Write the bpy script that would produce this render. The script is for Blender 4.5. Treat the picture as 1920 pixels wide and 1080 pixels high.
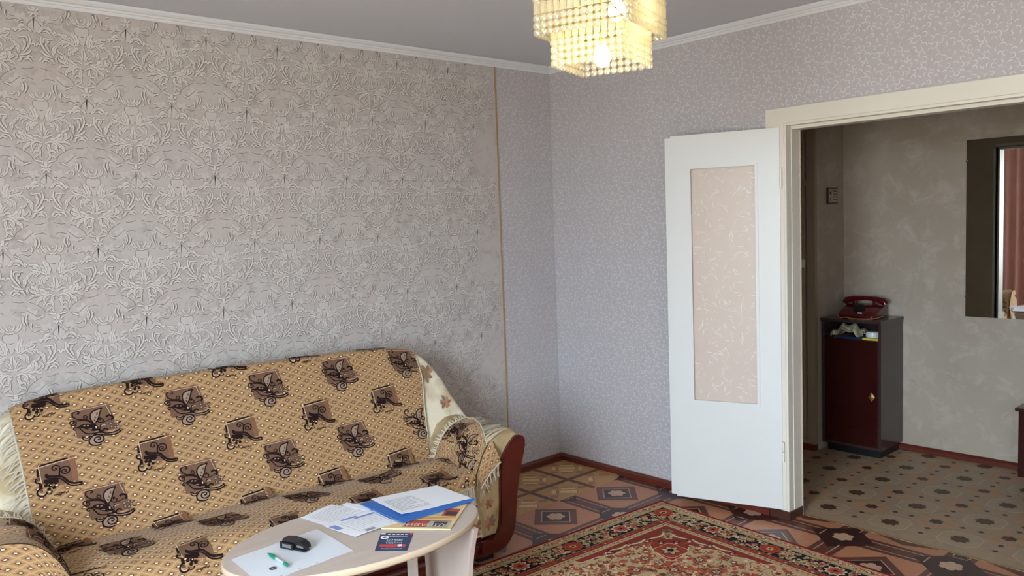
import bpy, bmesh, math, random
import numpy as np
from mathutils import Vector, Matrix

random.seed(7)
rng = np.random.default_rng(7)
sc = bpy.context.scene
col = sc.collection
for o in list(bpy.data.objects):
    bpy.data.objects.remove(o)

# ------------------------------------------------------------------ camera
CAM = Vector((-3.6539, -3.6513, 1.5406))
YAW, PITCH, ROLL, FPX = 0.7315, -0.0806, -0.0367, 1514.07
fw = Vector((math.sin(YAW) * math.cos(PITCH), math.cos(YAW) * math.cos(PITCH), math.sin(PITCH)))
rt = Vector((math.cos(YAW), -math.sin(YAW), 0))
up = rt.cross(fw)
r2 = rt * math.cos(ROLL) + up * math.sin(ROLL)
u2 = -rt * math.sin(ROLL) + up * math.cos(ROLL)
cd = bpy.data.cameras.new('camera')
cam = bpy.data.objects.new('camera', cd)
col.objects.link(cam)
cd.sensor_width = 36.0
cd.lens = 36.0 * FPX / 1920.0
cd.clip_start = 0.05
cam.matrix_world = Matrix(((r2.x, u2.x, -fw.x, CAM.x), (r2.y, u2.y, -fw.y, CAM.y), (r2.z, u2.z, -fw.z, CAM.z), (0, 0, 0, 1)))
sc.camera = cam

# ------------------------------------------------------------------ light and exposure
SKY = 55.0
w = bpy.data.worlds.new('world')
sc.world = w
w.use_nodes = True
wt = w.node_tree
bg = wt.nodes['Background']
_tc = wt.nodes.new('ShaderNodeTexCoord')
_sp = wt.nodes.new('ShaderNodeSeparateXYZ')
wt.links.new(_tc.outputs['Generated'], _sp.inputs[0])
_up = wt.nodes.new('ShaderNodeMapRange')          # overcast sky: brighter towards the zenith
_up.inputs[1].default_value, _up.inputs[2].default_value, _up.inputs[3].default_value, _up.inputs[4].default_value = 0.0, 1.0, 0.70, 1.20
wt.links.new(_sp.outputs[2], _up.inputs[0])
_gm = wt.nodes.new('ShaderNodeMapRange')          # ground below the horizon
_gm.inputs[1].default_value, _gm.inputs[2].default_value, _gm.inputs[3].default_value, _gm.inputs[4].default_value = -0.03, 0.03, 0.0, 1.0
wt.links.new(_sp.outputs[2], _gm.inputs[0])
_sk = wt.nodes.new('ShaderNodeMix'); _sk.data_type = 'RGBA'
_sk.inputs[6].default_value = (0.46, 0.47, 0.43, 1)
_sk.inputs[7].default_value = (0.70, 0.85, 1.0, 1)
wt.links.new(_gm.outputs[0], _sk.inputs[0])
wt.links.new(_sk.outputs[2], bg.inputs[0])
_st = wt.nodes.new('ShaderNodeMath'); _st.operation = 'MULTIPLY'; _st.inputs[1].default_value = SKY
wt.links.new(_up.outputs[0], _st.inputs[0])
wt.links.new(_st.outputs[0], bg.inputs[1])
sc.view_settings.view_transform = 'Standard'
sc.view_settings.look = 'None'
sc.view_settings.exposure = 0.0
sc.view_settings.gamma = 1.0
sc.view_settings.use_curve_mapping = False
WIN_X, WIN_Y0, WIN_Y1, WIN_Z0, WIN_Z1 = -4.8, -4.80, -2.40, 0.62, 2.30
ld = bpy.data.lights.new('window_portal', 'AREA')     # guides the sampling of the sky through the window
ld.shape = 'RECTANGLE'
ld.size = WIN_Y1 - WIN_Y0
ld.size_y = WIN_Z1 - WIN_Z0
ld.cycles.is_portal = True
lo = bpy.data.objects.new('window_portal', ld)
col.objects.link(lo)
lo.location = (WIN_X - 0.01, (WIN_Y0 + WIN_Y1) / 2, (WIN_Z0 + WIN_Z1) / 2)
lo.rotation_euler = (math.radians(90), 0, math.radians(-90))

# ------------------------------------------------------------------ helpers
def lin(c):
    c = c / 255.0
    return c / 12.92 if c <= 0.04045 else ((c + 0.055) / 1.055) ** 2.4

def L3(rgb, k=1.0):
    return tuple(min(1.0, lin(v) * k) for v in rgb) + (1.0,)

MATS = {}
def mat(name, rgb, rough=0.6, var=0.10, scale=14.0, bump=0.0, bscale=None, metal=0.0, spec=0.5, stretch=None, coat=0.0, rgb2=None, contrast=None):
    if name in MATS:
        return MATS[name]
    m = bpy.data.materials.new(name)
    MATS[name] = m
    m.use_nodes = True
    nt = m.node_tree
    b = nt.nodes['Principled BSDF']
    b.inputs['Roughness'].default_value = rough
    b.inputs['Metallic'].default_value = metal
    b.inputs['Specular IOR Level'].default_value = spec
    b.inputs['Coat Weight'].default_value = coat
    tc = nt.nodes.new('ShaderNodeTexCoord')
    mp = nt.nodes.new('ShaderNodeMapping')
    if stretch:
        mp.inputs['Scale'].default_value = stretch
    nt.links.new(tc.outputs['Object'], mp.inputs[0])
    n = nt.nodes.new('ShaderNodeTexNoise')
    n.inputs['Scale'].default_value = scale
    n.inputs['Detail'].default_value = 4.0
    nt.links.new(mp.outputs[0], n.inputs[0])
    mx = nt.nodes.new('ShaderNodeMix')
    mx.data_type = 'RGBA'
    mx.inputs[6].default_value = L3(rgb, 1 - var)
    mx.inputs[7].default_value = L3(rgb2, 1.0) if rgb2 else L3(rgb, 1 + var)
    if contrast:
        mr = nt.nodes.new('ShaderNodeMapRange')
        mr.inputs[1].default_value, mr.inputs[2].default_value = contrast
        nt.links.new(n.outputs[0], mr.inputs[0])
        nt.links.new(mr.outputs[0], mx.inputs[0])
    else:
        nt.links.new(n.outputs[0], mx.inputs[0])
    nt.links.new(mx.outputs[2], b.inputs['Base Color'])
    if bump:
        n2 = nt.nodes.new('ShaderNodeTexNoise')
        n2.inputs['Scale'].default_value = bscale or scale * 8
        n2.inputs['Detail'].default_value = 3.0
        nt.links.new(mp.outputs[0], n2.inputs[0])
        bp = nt.nodes.new('ShaderNodeBump')
        bp.inputs['Strength'].default_value = bump
        bp.inputs['Distance'].default_value = 0.004
        nt.links.new(n2.outputs[0], bp.inputs['Height'])
        nt.links.new(bp.outputs[0], b.inputs['Normal'])
    return m

ORIG = {}          # object -> world offset already carried by its ancestors
def tag(o, label=None, cat=None, group=None, kind=None):
    if label: o['label'] = label
    if cat: o['category'] = cat
    if group: o['group'] = group
    if kind: o['kind'] = kind
    return o

def empty(name, loc, label, cat, group=None, rotz=0.0, local=False):
    o = bpy.data.objects.new(name, None)
    o.empty_display_size = 0.05
    col.objects.link(o)
    o.location = loc
    o.rotation_euler = (0, 0, rotz)
    ORIG[o.name] = Vector((0, 0, 0)) if local else Vector(loc)
    return tag(o, label, cat, group)

def catmull(pts, n=3, closed=False):
    pts = [np.array(q, float) for q in pts]
    if len(pts) < 3 and not closed:
        return pts
    out = []
    N = len(pts)
    for i in range(N if closed else N - 1):
        p0 = pts[i - 1] if (i > 0 or closed) else pts[0]
        p1, p2 = pts[i], pts[(i + 1) % N]
        p3 = pts[(i + 2) % N] if (closed or i + 2 < N) else pts[-1]
        for k in range(n):
            t = k / n
            out.append(0.5 * ((2 * p1) + (-p0 + p2) * t + (2 * p0 - 5 * p1 + 4 * p2 - p3) * t * t + (-p0 + 3 * p1 - 3 * p2 + p3) * t ** 3))
    if not closed:
        out.append(pts[-1])
    return out

class MB:
    def __init__(s):
        s.v, s.f, s.m, s.uv = [], [], [], {}
    def add(s, verts, faces, mi=0):
        b = len(s.v)
        s.v.extend([tuple(map(float, q)) for q in verts])
        for f in faces:
            s.f.append(tuple(b + i for i in f))
            s.m.append(mi)
        return b
    def box(s, lo, hi, mi=0, bev=0.0):
        x0, y0, z0 = lo
        x1, y1, z1 = hi
        if bev <= 0:
            V = [(x, y, z) for z in (z0, z1) for y in (y0, y1) for x in (x0, x1)]
            s.add(V, [(0, 2, 3, 1), (4, 5, 7, 6), (0, 1, 5, 4), (2, 6, 7, 3), (0, 4, 6, 2), (1, 3, 7, 5)], mi)
            return
        bm = bmesh.new()
        bmesh.ops.create_cube(bm, size=1)
        for q in bm.verts:
            q.co = Vector(((x0 + x1) / 2 + q.co.x * (x1 - x0), (y0 + y1) / 2 + q.co.y * (y1 - y0), (z0 + z1) / 2 + q.co.z * (z1 - z0)))
        bmesh.ops.bevel(bm, geom=bm.edges[:], offset=bev, segments=2, affect='EDGES', profile=0.5)
        s.bm(bm, mi)
    def bm(s, bm, mi=0, M=None):
        bm.verts.index_update()
        V = [(M @ q.co if M else q.co) for q in bm.verts]
        s.add(V, [[q.index for q in f.verts] for f in bm.faces], mi)
        bm.free()
    def tube(s, path, r, seg=8, mi=0, cap=True):
        P = [Vector(q) for q in path]
        rs = r if isinstance(r, (list, tuple)) else [r] * len(P)
        V, F = [], []
        for i, q in enumerate(P):
            d = (P[min(i + 1, len(P) - 1)] - P[max(i - 1, 0)]).normalized()
            a = Vector((0, 0, 1)) if abs(d.z) < 0.9 else Vector((1, 0, 0))
            e1 = d.cross(a).normalized()
            e2 = d.cross(e1)
            for k in range(seg):
                t = 2 * math.pi * k / seg
                V.append(q + (e1 * math.cos(t) + e2 * math.sin(t)) * rs[i])
        for i in range(len(P) - 1):
            for k in range(seg):
                F.append((i * seg + k, i * seg + (k + 1) % seg, (i + 1) * seg + (k + 1) % seg, (i + 1) * seg + k))
        if cap:
            F.append(tuple(range(seg - 1, -1, -1)))
            F.append(tuple((len(P) - 1) * seg + k for k in range(seg)))
        s.add(V, F, mi)
    def lathe(s, prof, c, seg=20, mi=0, axis='z'):
        V, F = [], []
        for (r, h) in prof:
            for k in range(seg):
                t = 2 * math.pi * k / seg
                if axis == 'z':
                    V.append((c[0] + r * math.cos(t), c[1] + r * math.sin(t), c[2] + h))
                elif axis == 'x':
                    V.append((c[0] + h, c[1] + r * math.cos(t), c[2] + r * math.sin(t)))
                else:
                    V.append((c[0] + r * math.cos(t), c[1] + h, c[2] + r * math.sin(t)))
        for i in range(len(prof) - 1):
            for k in range(seg):
                F.append((i * seg + k, i * seg + (k + 1) % seg, (i + 1) * seg + (k + 1) % seg, (i + 1) * seg + k))
        F.append(tuple(range(seg - 1, -1, -1)))
        F.append(tuple((len(prof) - 1) * seg + k for k in range(seg)))
        s.add(V, F, mi)
    def prism(s, poly, fn0, fn1, mi=0):
        n = len(poly)
        V = [fn0(q) for q in poly] + [fn1(q) for q in poly]
        F = [tuple(range(n))[::-1], tuple(range(n, 2 * n))] + [(i, (i + 1) % n, n + (i + 1) % n, n + i) for i in range(n)]
        s.add(V, F, mi)
    def grid(s, nu, nv, fn, mi=0, keep_uv=True):
        b = len(s.v)
        for j in range(nv + 1):
            for i in range(nu + 1):
                q, uv = fn(i / nu, j / nv)
                s.v.append(tuple(q))
                if keep_uv:
                    s.uv[b + j * (nu + 1) + i] = uv
        for j in range(nv):
            for i in range(nu):
                a = b + j * (nu + 1) + i
                s.f.append((a, a + 1, a + nu + 2, a + nu + 1))
                s.m.append(mi)
    def build(s, name, mats, parent=None, smooth=False, label=None, cat=None, group=None, kind=None, auto=None):
        off = ORIG.get(parent.name, Vector((0, 0, 0))) if parent else Vector((0, 0, 0))
        me = bpy.data.meshes.new(name)
        V = np.array(s.v, float).reshape(-1, 3) - np.array(off)
        me.from_pydata(V.tolist(), [], s.f)
        if not isinstance(mats, (list, tuple)):
            mats = [mats]
        for m in mats:
            me.materials.append(m)
        if len(mats) > 1:
            me.polygons.foreach_set('material_index', s.m)
        if s.uv:
            ul = me.uv_layers.new(name='UVMap')
            li = np.zeros(len(me.loops), int)
            me.loops.foreach_get('vertex_index', li)
            tab = np.zeros((len(s.v), 2))
            for k, q in s.uv.items():
                tab[k] = q
            ul.data.foreach_set('uv', tab[li].ravel())
        if smooth:
            me.polygons.foreach_set('use_smooth', [True] * len(me.polygons))
            if auto:
                me.set_sharp_from_angle(angle=math.radians(auto))
        me.update()
        o = bpy.data.objects.new(name, me)
        col.objects.link(o)
        if parent:
            o.parent = parent
            ORIG[o.name] = off
        else:
            ORIG[o.name] = Vector((0, 0, 0))
        return tag(o, label, cat, group, kind)

class Flat:
    """flat print: polygons, lines and rings laid on a surface through map(u, v, layer)"""
    def __init__(s, fn, names):
        s.fn0, s.names, s.mb, s.k = fn, list(names), MB(), 0
    def fn(s, u, v, l):
        return s.fn0(u, v, l + 0.85 * ((s.k * 7) % 31) / 31.0)
    def mi(s, n):
        return s.names.index(n)
    def poly(s, pts, n, l=1, div=0):
        s.k += 1
        if div and len(pts) == 4:
            A, B, C, D = [np.array(q, float) for q in pts]
            V = [s.fn(*((A * (1 - i / div) + B * i / div) * (1 - j / div) + (D * (1 - i / div) + C * i / div) * j / div), l) for j in range(div + 1) for i in range(div + 1)]
            s.mb.add(V, [(j * (div + 1) + i, j * (div + 1) + i + 1, (j + 1) * (div + 1) + i + 1, (j + 1) * (div + 1) + i) for j in range(div) for i in range(div)], s.mi(n))
            return
        s.mb.add([s.fn(q[0], q[1], l) for q in pts], [tuple(range(len(pts)))], s.mi(n))
    def line(s, pts, w, n, l=1, sm=3, prof='flat'):
        s.k += 1
        P = catmull(pts, sm) if sm > 1 else [np.array(q, float) for q in pts]
        A, B = [], []
        N = len(P)
        for i, q in enumerate(P):
            d = P[min(i + 1, N - 1)] - P[max(i - 1, 0)]
            k = math.hypot(*d) or 1
            nx, ny = -d[1] / k, d[0] / k
            t = i / (N - 1)
            if prof == 'leaf':
                h = w / 2 * (0.22 + 0.78 * math.sin(math.pi * min(1, t * 0.92 + 0.08)) ** 0.8) * (1 if t < 0.97 else 0.3)
            elif prof == 'taper':
                h = w / 2 * (0.35 + 0.65 * t)
            else:
                h = w / 2
            A.append((q[0] + nx * h, q[1] + ny * h))
            B.append((q[0] - nx * h, q[1] - ny * h))
        V = [s.fn(q[0], q[1], l) for q in A] + [s.fn(q[0], q[1], l) for q in B]
        s.mb.add(V, [(i, i + 1, N + i + 1, N + i) for i in range(N - 1)], s.mi(n))
    def disc(s, c, r, n, l=1, seg=10, ry=None):
        s.poly([(c[0] + r * math.cos(2 * math.pi * k / seg), c[1] + (ry or r) * math.sin(2 * math.pi * k / seg)) for k in range(seg)], n, l)
    def rect(s, u0, v0, u1, v1, n, l=1):
        s.poly([(u0, v0), (u1, v0), (u1, v1), (u0, v1)], n, l)
    def frame(s, u0, v0, u1, v1, w, n, l=1):
        s.rect(u0, v0, u1, v0 + w, n, l); s.rect(u0, v1 - w, u1, v1, n, l)
        s.rect(u0, v0 + w, u0 + w, v1 - w, n, l); s.rect(u1 - w, v0 + w, u1, v1 - w, n, l)
    def rosette(s, c, r, petals, n, l=1, lobe=0.25, rot=0.0, seg=None):
        seg = seg or petals * 4
        s.poly([(c[0] + r * (1 - lobe + lobe * math.cos(petals * (t := 2 * math.pi * k / seg))) * math.cos(t + rot),
                 c[1] + r * (1 - lobe + lobe * math.cos(petals * t)) * math.sin(t + rot)) for k in range(seg)], n, l)

def tile_mesh(mb, offsets, clip):
    """repeat the pattern in mb at offsets (3D), dropping faces outside clip(verts)->bool mask"""
    V = np.array(mb.v, float)
    out = MB()
    F, M = mb.f, mb.m
    allv, nb = [], 0
    for off in offsets:
        W = V + np.array(off)
        ok = clip(W)
        if not ok.any():
            continue
        allv.append(W)
        for f, m in zip(F, M):
            if all(ok[i] for i in f):
                out.f.append(tuple(i + nb for i in f))
                out.m.append(m)
        nb += len(W)
    out.v = np.concatenate(allv).tolist()
    # drop unused vertices
    used = np.zeros(nb, bool)
    for f in out.f:
        used[list(f)] = True
    idx = np.cumsum(used) - 1
    out.v = np.array(out.v)[used].tolist()
    out.f = [tuple(int(idx[i]) for i in f) for f in out.f]
    return out

def text_mesh(s, size):
    cu = bpy.data.curves.new('lettering', 'FONT')
    cu.body = s
    cu.size = size
    cu.align_x = 'CENTER'
    cu.align_y = 'CENTER'
    o = bpy.data.objects.new('lettering', cu)
    col.objects.link(o)
    dg = bpy.context.evaluated_depsgraph_get()
    me = bpy.data.meshes.new_from_object(o.evaluated_get(dg))
    V = [tuple(q.co) for q in me.vertices]
    F = [tuple(f.vertices) for f in me.polygons]
    bpy.data.objects.remove(o)
    bpy.data.curves.remove(cu)
    bpy.data.meshes.remove(me)
    return V, F

# traced pattern outlines, in 0.1 mm
MOTIF_A=[('f','sq',[(-822,-694),(570,-765),(738,332),(-690,459)]),('f','bar',[(-846,-725),(550,-795),(559,-748),(-825,-674)]),('l','cream',14.1,[(-814,-667),(576,-727)]),('l','cream',14.1,[(448,-717),(577,-282)]),('l','dark',28.2,[(-591,-552),(-529,-555),(-509,-605),(-574,-655),(-671,-657),(-742,-590),(-746,-486),(-666,-381),(-544,-309),(-379,-281),(-242,-219),(-117,-79)]),('l','dark',23.5,[(-333,-339),(-358,-330),(-386,-387),(-331,-426),(-265,-380),(-263,-314),(-331,-273)]),('f','pale',[(-78,-20),(-136,-188),(-147,-348),(-102,-473),(11,-560),(164,-589),(292,-608),(224,-499),(154,-298),(80,-152),(-30,-12)]),('l','dark',33.0,[(-54,-16),(-136,-188),(-152,-349),(-102,-473),(11,-560),(164,-589),(306,-614)]),('l','dark',28.2,[(306,-614),(220,-473),(154,-298),(80,-152),(-30,-12)]),('f','sq',[(66,-445),(135,-487),(130,-382),(61,-340)]),('f','sq',[(-3,-324),(67,-299),(42,-224),(-28,-249)]),('f','dark',[(-60,-201),(22,-175),(-13,-114)]),('l','dark',28.2,[(-737,-158),(-768,-190),(-745,-233),(-669,-207),(-669,-134),(-747,-95),(-846,-151),(-881,-235),(-813,-288),(-647,-273),(-410,-234),(-226,-163),(-102,-24)]),('f','dark',[(-640,-12),(-482,-89),(-288,-82),(-106,2),(33,210),(134,346),(-102,278),(-327,160),(-505,51)]),('f','pale',[(-443,-30),(-368,-43),(-363,5),(-437,10)]),('f','pale',[(-311,-20),(-239,-8),(-246,35),(-306,25)]),('f','pale',[(-325,147),(-143,153),(-173,187)]),('f','pale',[(-126,274),(69,289),(39,321)]),('l','dark',28.2,[(-679,86),(-753,99),(-779,29),(-700,-9),(-577,51),(-480,199),(-376,308),(-165,364),(34,354),(158,350)]),('f','dark',[(-165,-87),(-45,-67),(89,167),(228,375),(99,405),(-39,197)]),('f','cream',[(-27,94),(26,103),(25,182),(-17,180)]),('l','dark',33.0,[(110,341),(269,430),(464,457),(668,440),(839,363)]),('l','dark',33.0,[(-105,447),(93,443),(329,520),(601,542),(759,501),(867,421)]),('l','pale',16.5,[(74,406),(310,479),(558,497),(769,444)]),('f','pale',[(41,460),(174,550),(201,686),(80,821),(-96,840),(-254,759),(-281,624),(-161,490)]),('l','dark',30.6,[(-11,626),(33,655),(90,613),(52,541),(-72,545),(-138,650),(-57,756),(102,759),(201,660),(176,537),(42,453),(-102,427),(-238,515),(-320,643),(-272,795),(-75,865),(100,845)]),('f','pale',[(-506,441),(-432,506),(-298,504),(-256,473),(-346,574),(-454,567)]),('l','dark',25.9,[(-526,411),(-507,518),(-420,586),(-298,582)]),('l','dark',25.9,[(-526,411),(-428,481),(-335,510),(-226,439)]),('r','dark','pale',61.2,(528,83)),('r','dark','pale',61.2,(683,62)),('r','dark','pale',61.2,(760,171)),('r','dark','pale',61.2,(674,260)),('r','dark','pale',61.2,(542,219)),('l','dark',51.8,[(400,-204),(485,-262),(594,-233),(634,-125),(554,-72)]),('l','dark',18.8,[(548,-113),(398,-45),(268,-14)]),('l','dark',25.9,[(186,-120),(169,-163),(221,-181),(288,-130),(260,-42),(171,-30),(83,-98),(125,-197),(228,-220)]),('l','dark',21.2,[(153,230),(141,123),(207,55),(358,121)]),('l','cream',18.8,[(182,130),(239,87),(334,116)]),('l','dark',23.5,[(812,118),(911,63)]),('l','dark',23.5,[(804,242),(911,282)]),('l','dark',37.7,[(184,341),(298,256),(413,315)])]
MOTIF_B=[('f','sq',[(-632,-417),(387,-507),(453,329),(108,380),(-596,195)]),('f','dark',[(-611,-516),(339,-619),(366,-554),(-616,-449)]),('f','bar',[(419,-650),(566,-658),(612,270),(558,348),(453,329),(404,-504)]),('f','dark',[(-710,-379),(-656,-387),(-645,-69),(-736,-51)]),('l','cream',18.3,[(-729,-413),(588,-553)]),('l','cream',18.3,[(-638,-512),(-601,177)]),('l','bar2',12.6,[(381,-587),(455,321)]),('l','dark',28.1,[(0,60),(3,-77),(38,-210),(29,-315),(-47,-379),(-135,-385),(-201,-327),(-207,-260),(-147,-206),(-71,-228),(-77,-281),(-127,-275)]),('l','dark',28.1,[(17,63),(15,-75),(67,-205),(153,-268),(270,-266),(354,-199),(360,-103),(277,-13),(175,-5),(98,-61),(117,-144),(193,-166),(247,-122),(219,-78),(177,-91)]),('l','dark',33.7,[(-422,-125),(-448,-44),(-410,23),(-288,73),(-117,103),(15,152),(120,244),(217,377),(325,458),(460,500),(602,515),(732,491)]),('l','dark',47.8,[(-407,-114),(-372,-30),(-205,16),(-34,50),(98,103),(183,204),(267,313),(377,388),(532,421),(736,426)]),('f','dark',[(-517,72),(-49,120),(-44,258),(-161,306),(-546,204)]),('r','dark','dark',64.6,(-423,208)),('r','dark','dark',64.6,(-267,236)),('r','dark','dark',64.6,(-472,310)),('r','dark','dark',64.6,(-389,456)),('r','dark','dark',64.6,(-224,431)),('r','dark','dark',56.2,(-154,273)),('r','dark','dark',70.3,(-336,335)),('r','cream','cream',22.5,(-316,321)),('r','dark','sq',61.8,(-696,21)),('l','dark',36.5,[(-764,-5),(-794,58),(-760,140),(-664,183),(-643,288),(-701,396),(-774,468),(-768,587),(-680,662),(-556,660),(-456,560)]),('l','dark',70.3,[(-634,205),(-643,288),(-642,407)]),('r','dark','sq',53.4,(-639,475)),('l','cream',22.5,[(-727,493),(-704,573),(-608,613),(-532,588)]),('l','dark',22.5,[(-475,607),(-394,642),(-315,602),(-297,537)]),('l','pale',19.7,[(-449,569),(-385,598),(-342,563)]),('l','bar2',16.9,[(-250,549),(88,508),(76,297)]),('l','bar2',12.6,[(-203,495),(34,469),(30,289)]),('r','dark','bar',39.3,(-210,707)),('r','dark','sq',47.8,(-58,709)),('r','dark','bar',39.3,(101,670)),('l','dark',19.7,[(131,718),(178,710),(221,663)]),('l','dark',18.3,[(-171,671),(-111,725),(8,670),(71,707)])]
DAM_L=[(55.3,[(54,-167),(127,-77),(170,94)]),(46.1,[(150,-183),(259,-83),(323,68)]),(50.7,[(205,-223),(347,-95),(416,119)]),(46.1,[(-18,-252),(69,-260),(153,-201)]),(69.1,[(579,17),(612,155),(547,313)]),(41.5,[(448,-248),(512,-168),(527,-85)]),(50.7,[(698,-81),(758,-6),(738,87)]),(36.9,[(849,-3),(934,-88),(1071,-94)]),(175.1,[(224,-1061),(243,-797),(361,-521)]),(82.9,[(325,-1026),(393,-827),(483,-697)]),(59.9,[(274,-1103),(510,-947),(739,-906),(839,-783)]),(101.4,[(496,-824),(663,-699),(902,-670)]),(64.5,[(469,-890),(633,-808),(793,-789)]),(119.8,[(339,-1144),(488,-1246),(542,-1504)]),(110.6,[(181,-1161),(332,-1240),(408,-1423)]),(82.9,[(506,-1005),(637,-1062),(695,-1199)]),(73.7,[(621,-968),(753,-1024),(790,-1140)]),(82.9,[(770,-974),(888,-1057),(955,-1204)]),(156.6,[(-8,-1753),(-8,-1444),(-3,-1135)]),(64.5,[(52,-1723),(153,-1546),(313,-1505)]),(50.7,[(71,-1768),(235,-1647),(389,-1688)]),(46.1,[(66,-1650),(123,-1477),(231,-1394)]),(202.7,[(265,-1854),(543,-1744),(738,-1556),(805,-1380)]),(101.4,[(445,-1850),(745,-1772),(988,-1578)]),(82.9,[(533,-1875),(805,-1887),(989,-2015)]),(110.6,[(394,-1927),(611,-2051),(741,-2270)]),(92.1,[(300,-1984),(422,-2165),(481,-2352)]),(73.7,[(606,-1810),(688,-1609),(655,-1444)]),(101.4,[(59,-1936),(143,-2000),(174,-2188),(188,-2426)]),(59.9,[(57,-1960),(263,-1883),(454,-2042),(393,-2264)]),(55.3,[(189,-2282),(326,-2246),(386,-2360)]),(64.5,[(144,-2286),(185,-2474),(75,-2637)]),(69.1,[(216,-2414),(320,-2462),(385,-2562)]),(55.3,[(70,-2699),(207,-2664),(353,-2632)]),(59.9,[(32,-2918),(103,-2864),(210,-2798)]),(59.9,[(33,-2965),(117,-2983),(194,-3020)]),(55.3,[(14,-2977),(68,-3035),(120,-3127)]),(59.9,[(19,-2919),(29,-2774),(27,-2679)]),(59.9,[(937,-690),(1012,-598),(1052,-676),(978,-747)]),(110.6,[(1077,-648),(1275,-469),(1464,-553),(1609,-691)]),(55.3,[(1165,-710),(1289,-598),(1426,-630)]),(50.7,[(1222,-558),(1366,-492),(1475,-600)]),(59.9,[(1492,-817),(1524,-1033),(1426,-1288),(1194,-1605)]),(82.9,[(1116,-886),(1263,-966),(1328,-1153),(1243,-1430)]),(55.3,[(1196,-925),(1407,-900),(1440,-1092)]),(110.6,[(952,-1122),(1069,-1279),(1106,-1542)]),(64.5,[(968,-1532),(1027,-1671),(947,-1825)]),(82.9,[(1083,-1860),(1260,-1647),(1494,-1648),(1626,-1782)]),(59.9,[(1147,-1610),(1385,-1537),(1561,-1372)]),(55.3,[(1273,-1792),(1418,-1729),(1549,-1863)]),(55.3,[(1551,-1177),(1649,-1117),(1686,-1260)]),(64.5,[(745,-1459),(888,-1371),(943,-1244)]),(46.1,[(1077,-2591),(1153,-2829),(1089,-3079)]),(55.3,[(1234,-2676),(1267,-2869),(1157,-3098)]),(46.1,[(956,-2991),(994,-3110),(948,-3236)]),(41.5,[(496,-2712),(651,-2762),(805,-2857)])]
DAM_T=[[(67,-288),(244,-298),(277,-451),(195,-718),(58,-1019)],[(-28,-3138),(74,-3260),(232,-3431),(190,-3636),(40,-3732)],[(-24,-641),(17,-683),(86,-636)],[(252,-3285),(430,-3321),(559,-3409)],[(410,-2647),(492,-2447),(781,-2228),(971,-2138)],[(475,-2690),(746,-2716),(891,-2607),(1088,-2444)],[(1295,-185),(1378,-320),(1234,-387)],[(740,-258),(872,-312),(1061,-240),(1196,-271)],[(1157,-2121),(1343,-2128),(1583,-2057)],[(1127,-2538),(1413,-2465),(1548,-2552)]]

BULB = 40.0

# ------------------------------------------------------------------ room shell
H = 2.50
def wallpaper(name, base, tint, dark, cloud, bump):
    m = bpy.data.materials.new(name)
    m.use_nodes = True
    nt = m.node_tree
    b = nt.nodes['Principled BSDF']
    b.inputs['Roughness'].default_value = 0.75
    b.inputs['Specular IOR Level'].default_value = 0.25
    tc = nt.nodes.new('ShaderNodeTexCoord')
    def noise(s, d=4, r=0.55, dist=0.0):
        n = nt.nodes.new('ShaderNodeTexNoise')
        n.inputs['Scale'].default_value = s
        n.inputs['Detail'].default_value = d
        n.inputs['Roughness'].default_value = r
        n.inputs['Distortion'].default_value = dist
        nt.links.new(tc.outputs['Object'], n.inputs[0])
        return n
    def ramp(src, a, c):
        mr = nt.nodes.new('ShaderNodeMapRange')
        mr.inputs[1].default_value, mr.inputs[2].default_value = a, c
        nt.links.new(src.outputs[0], mr.inputs[0])
        return mr
    def mixc(f, a, c):
        mx = nt.nodes.new('ShaderNodeMix')
        mx.data_type = 'RGBA'
        nt.links.new(f.outputs[0], mx.inputs[0])
        if isinstance(a, tuple): mx.inputs[6].default_value = a
        else: nt.links.new(a.outputs[2], mx.inputs[6])
        mx.inputs[7].default_value = c
        return mx
    c1 = mixc(ramp(noise(2.3, 3), 0.42, 0.62), L3(base), L3(tint))
    c2 = mixc(ramp(noise(cloud, 10, 0.72, 0.6), 0.50, 0.68), c1, L3(dark))
    nt.links.new(c2.outputs[2], b.inputs['Base Color'])
    bp = nt.nodes.new('ShaderNodeBump')
    bp.inputs['Strength'].default_value = bump
    bp.inputs['Distance'].default_value = 0.003
    nt.links.new(noise(90, 5).outputs[0], bp.inputs['Height'])
    nt.links.new(bp.outputs[0], b.inputs['Normal'])
    MATS[name] = m
    return m

m_dam = wallpaper('damask_paper', (193, 187, 182), (193, 184, 179), (168, 161, 156), 15.0, 0.3)
m_daml = mat('damask_leaf', (209, 204, 198), 0.6, 0.05, 6)
m_damd = mat('damask_outline', (138, 128, 119), 0.7, 0.10, 5)
m_small = wallpaper('lilac_paper', (188, 184, 185), (190, 184, 184), (178, 174, 175), 30.0, 0.2)
m_smalls = mat('lilac_stroke', (220, 217, 219), 0.55, 0.06, 9)
m_ceil = mat('ceiling_paint', (217, 221, 227), 0.8, 0.03, 1.2, 0.1, 60)
m_white = mat('white_gloss_paint', (216, 217, 213), 0.38, 0.03, 3, 0.05, 25)
m_whitey = mat('aged_white_paint', (224, 219, 205), 0.42, 0.05, 4, 0.06, 30)
m_bb = mat('baseboard_brown', (98, 42, 30), 0.35, 0.2, 9, coat=0.2)
m_plain = mat('plain_wall', (222, 216, 210), 0.8, 0.04, 3)
m_hall = wallpaper('hall_plaster_paper', (182, 170, 154), (176, 163, 146), (198, 188, 173), 7.0, 0.7)
m_hallbase = mat('hall_lino_base', (172, 147, 120), 0.45, 0.16, 22)
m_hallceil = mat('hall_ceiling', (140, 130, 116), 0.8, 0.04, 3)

def S(o):
    o['kind'] = 'structure'
    return o

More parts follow.
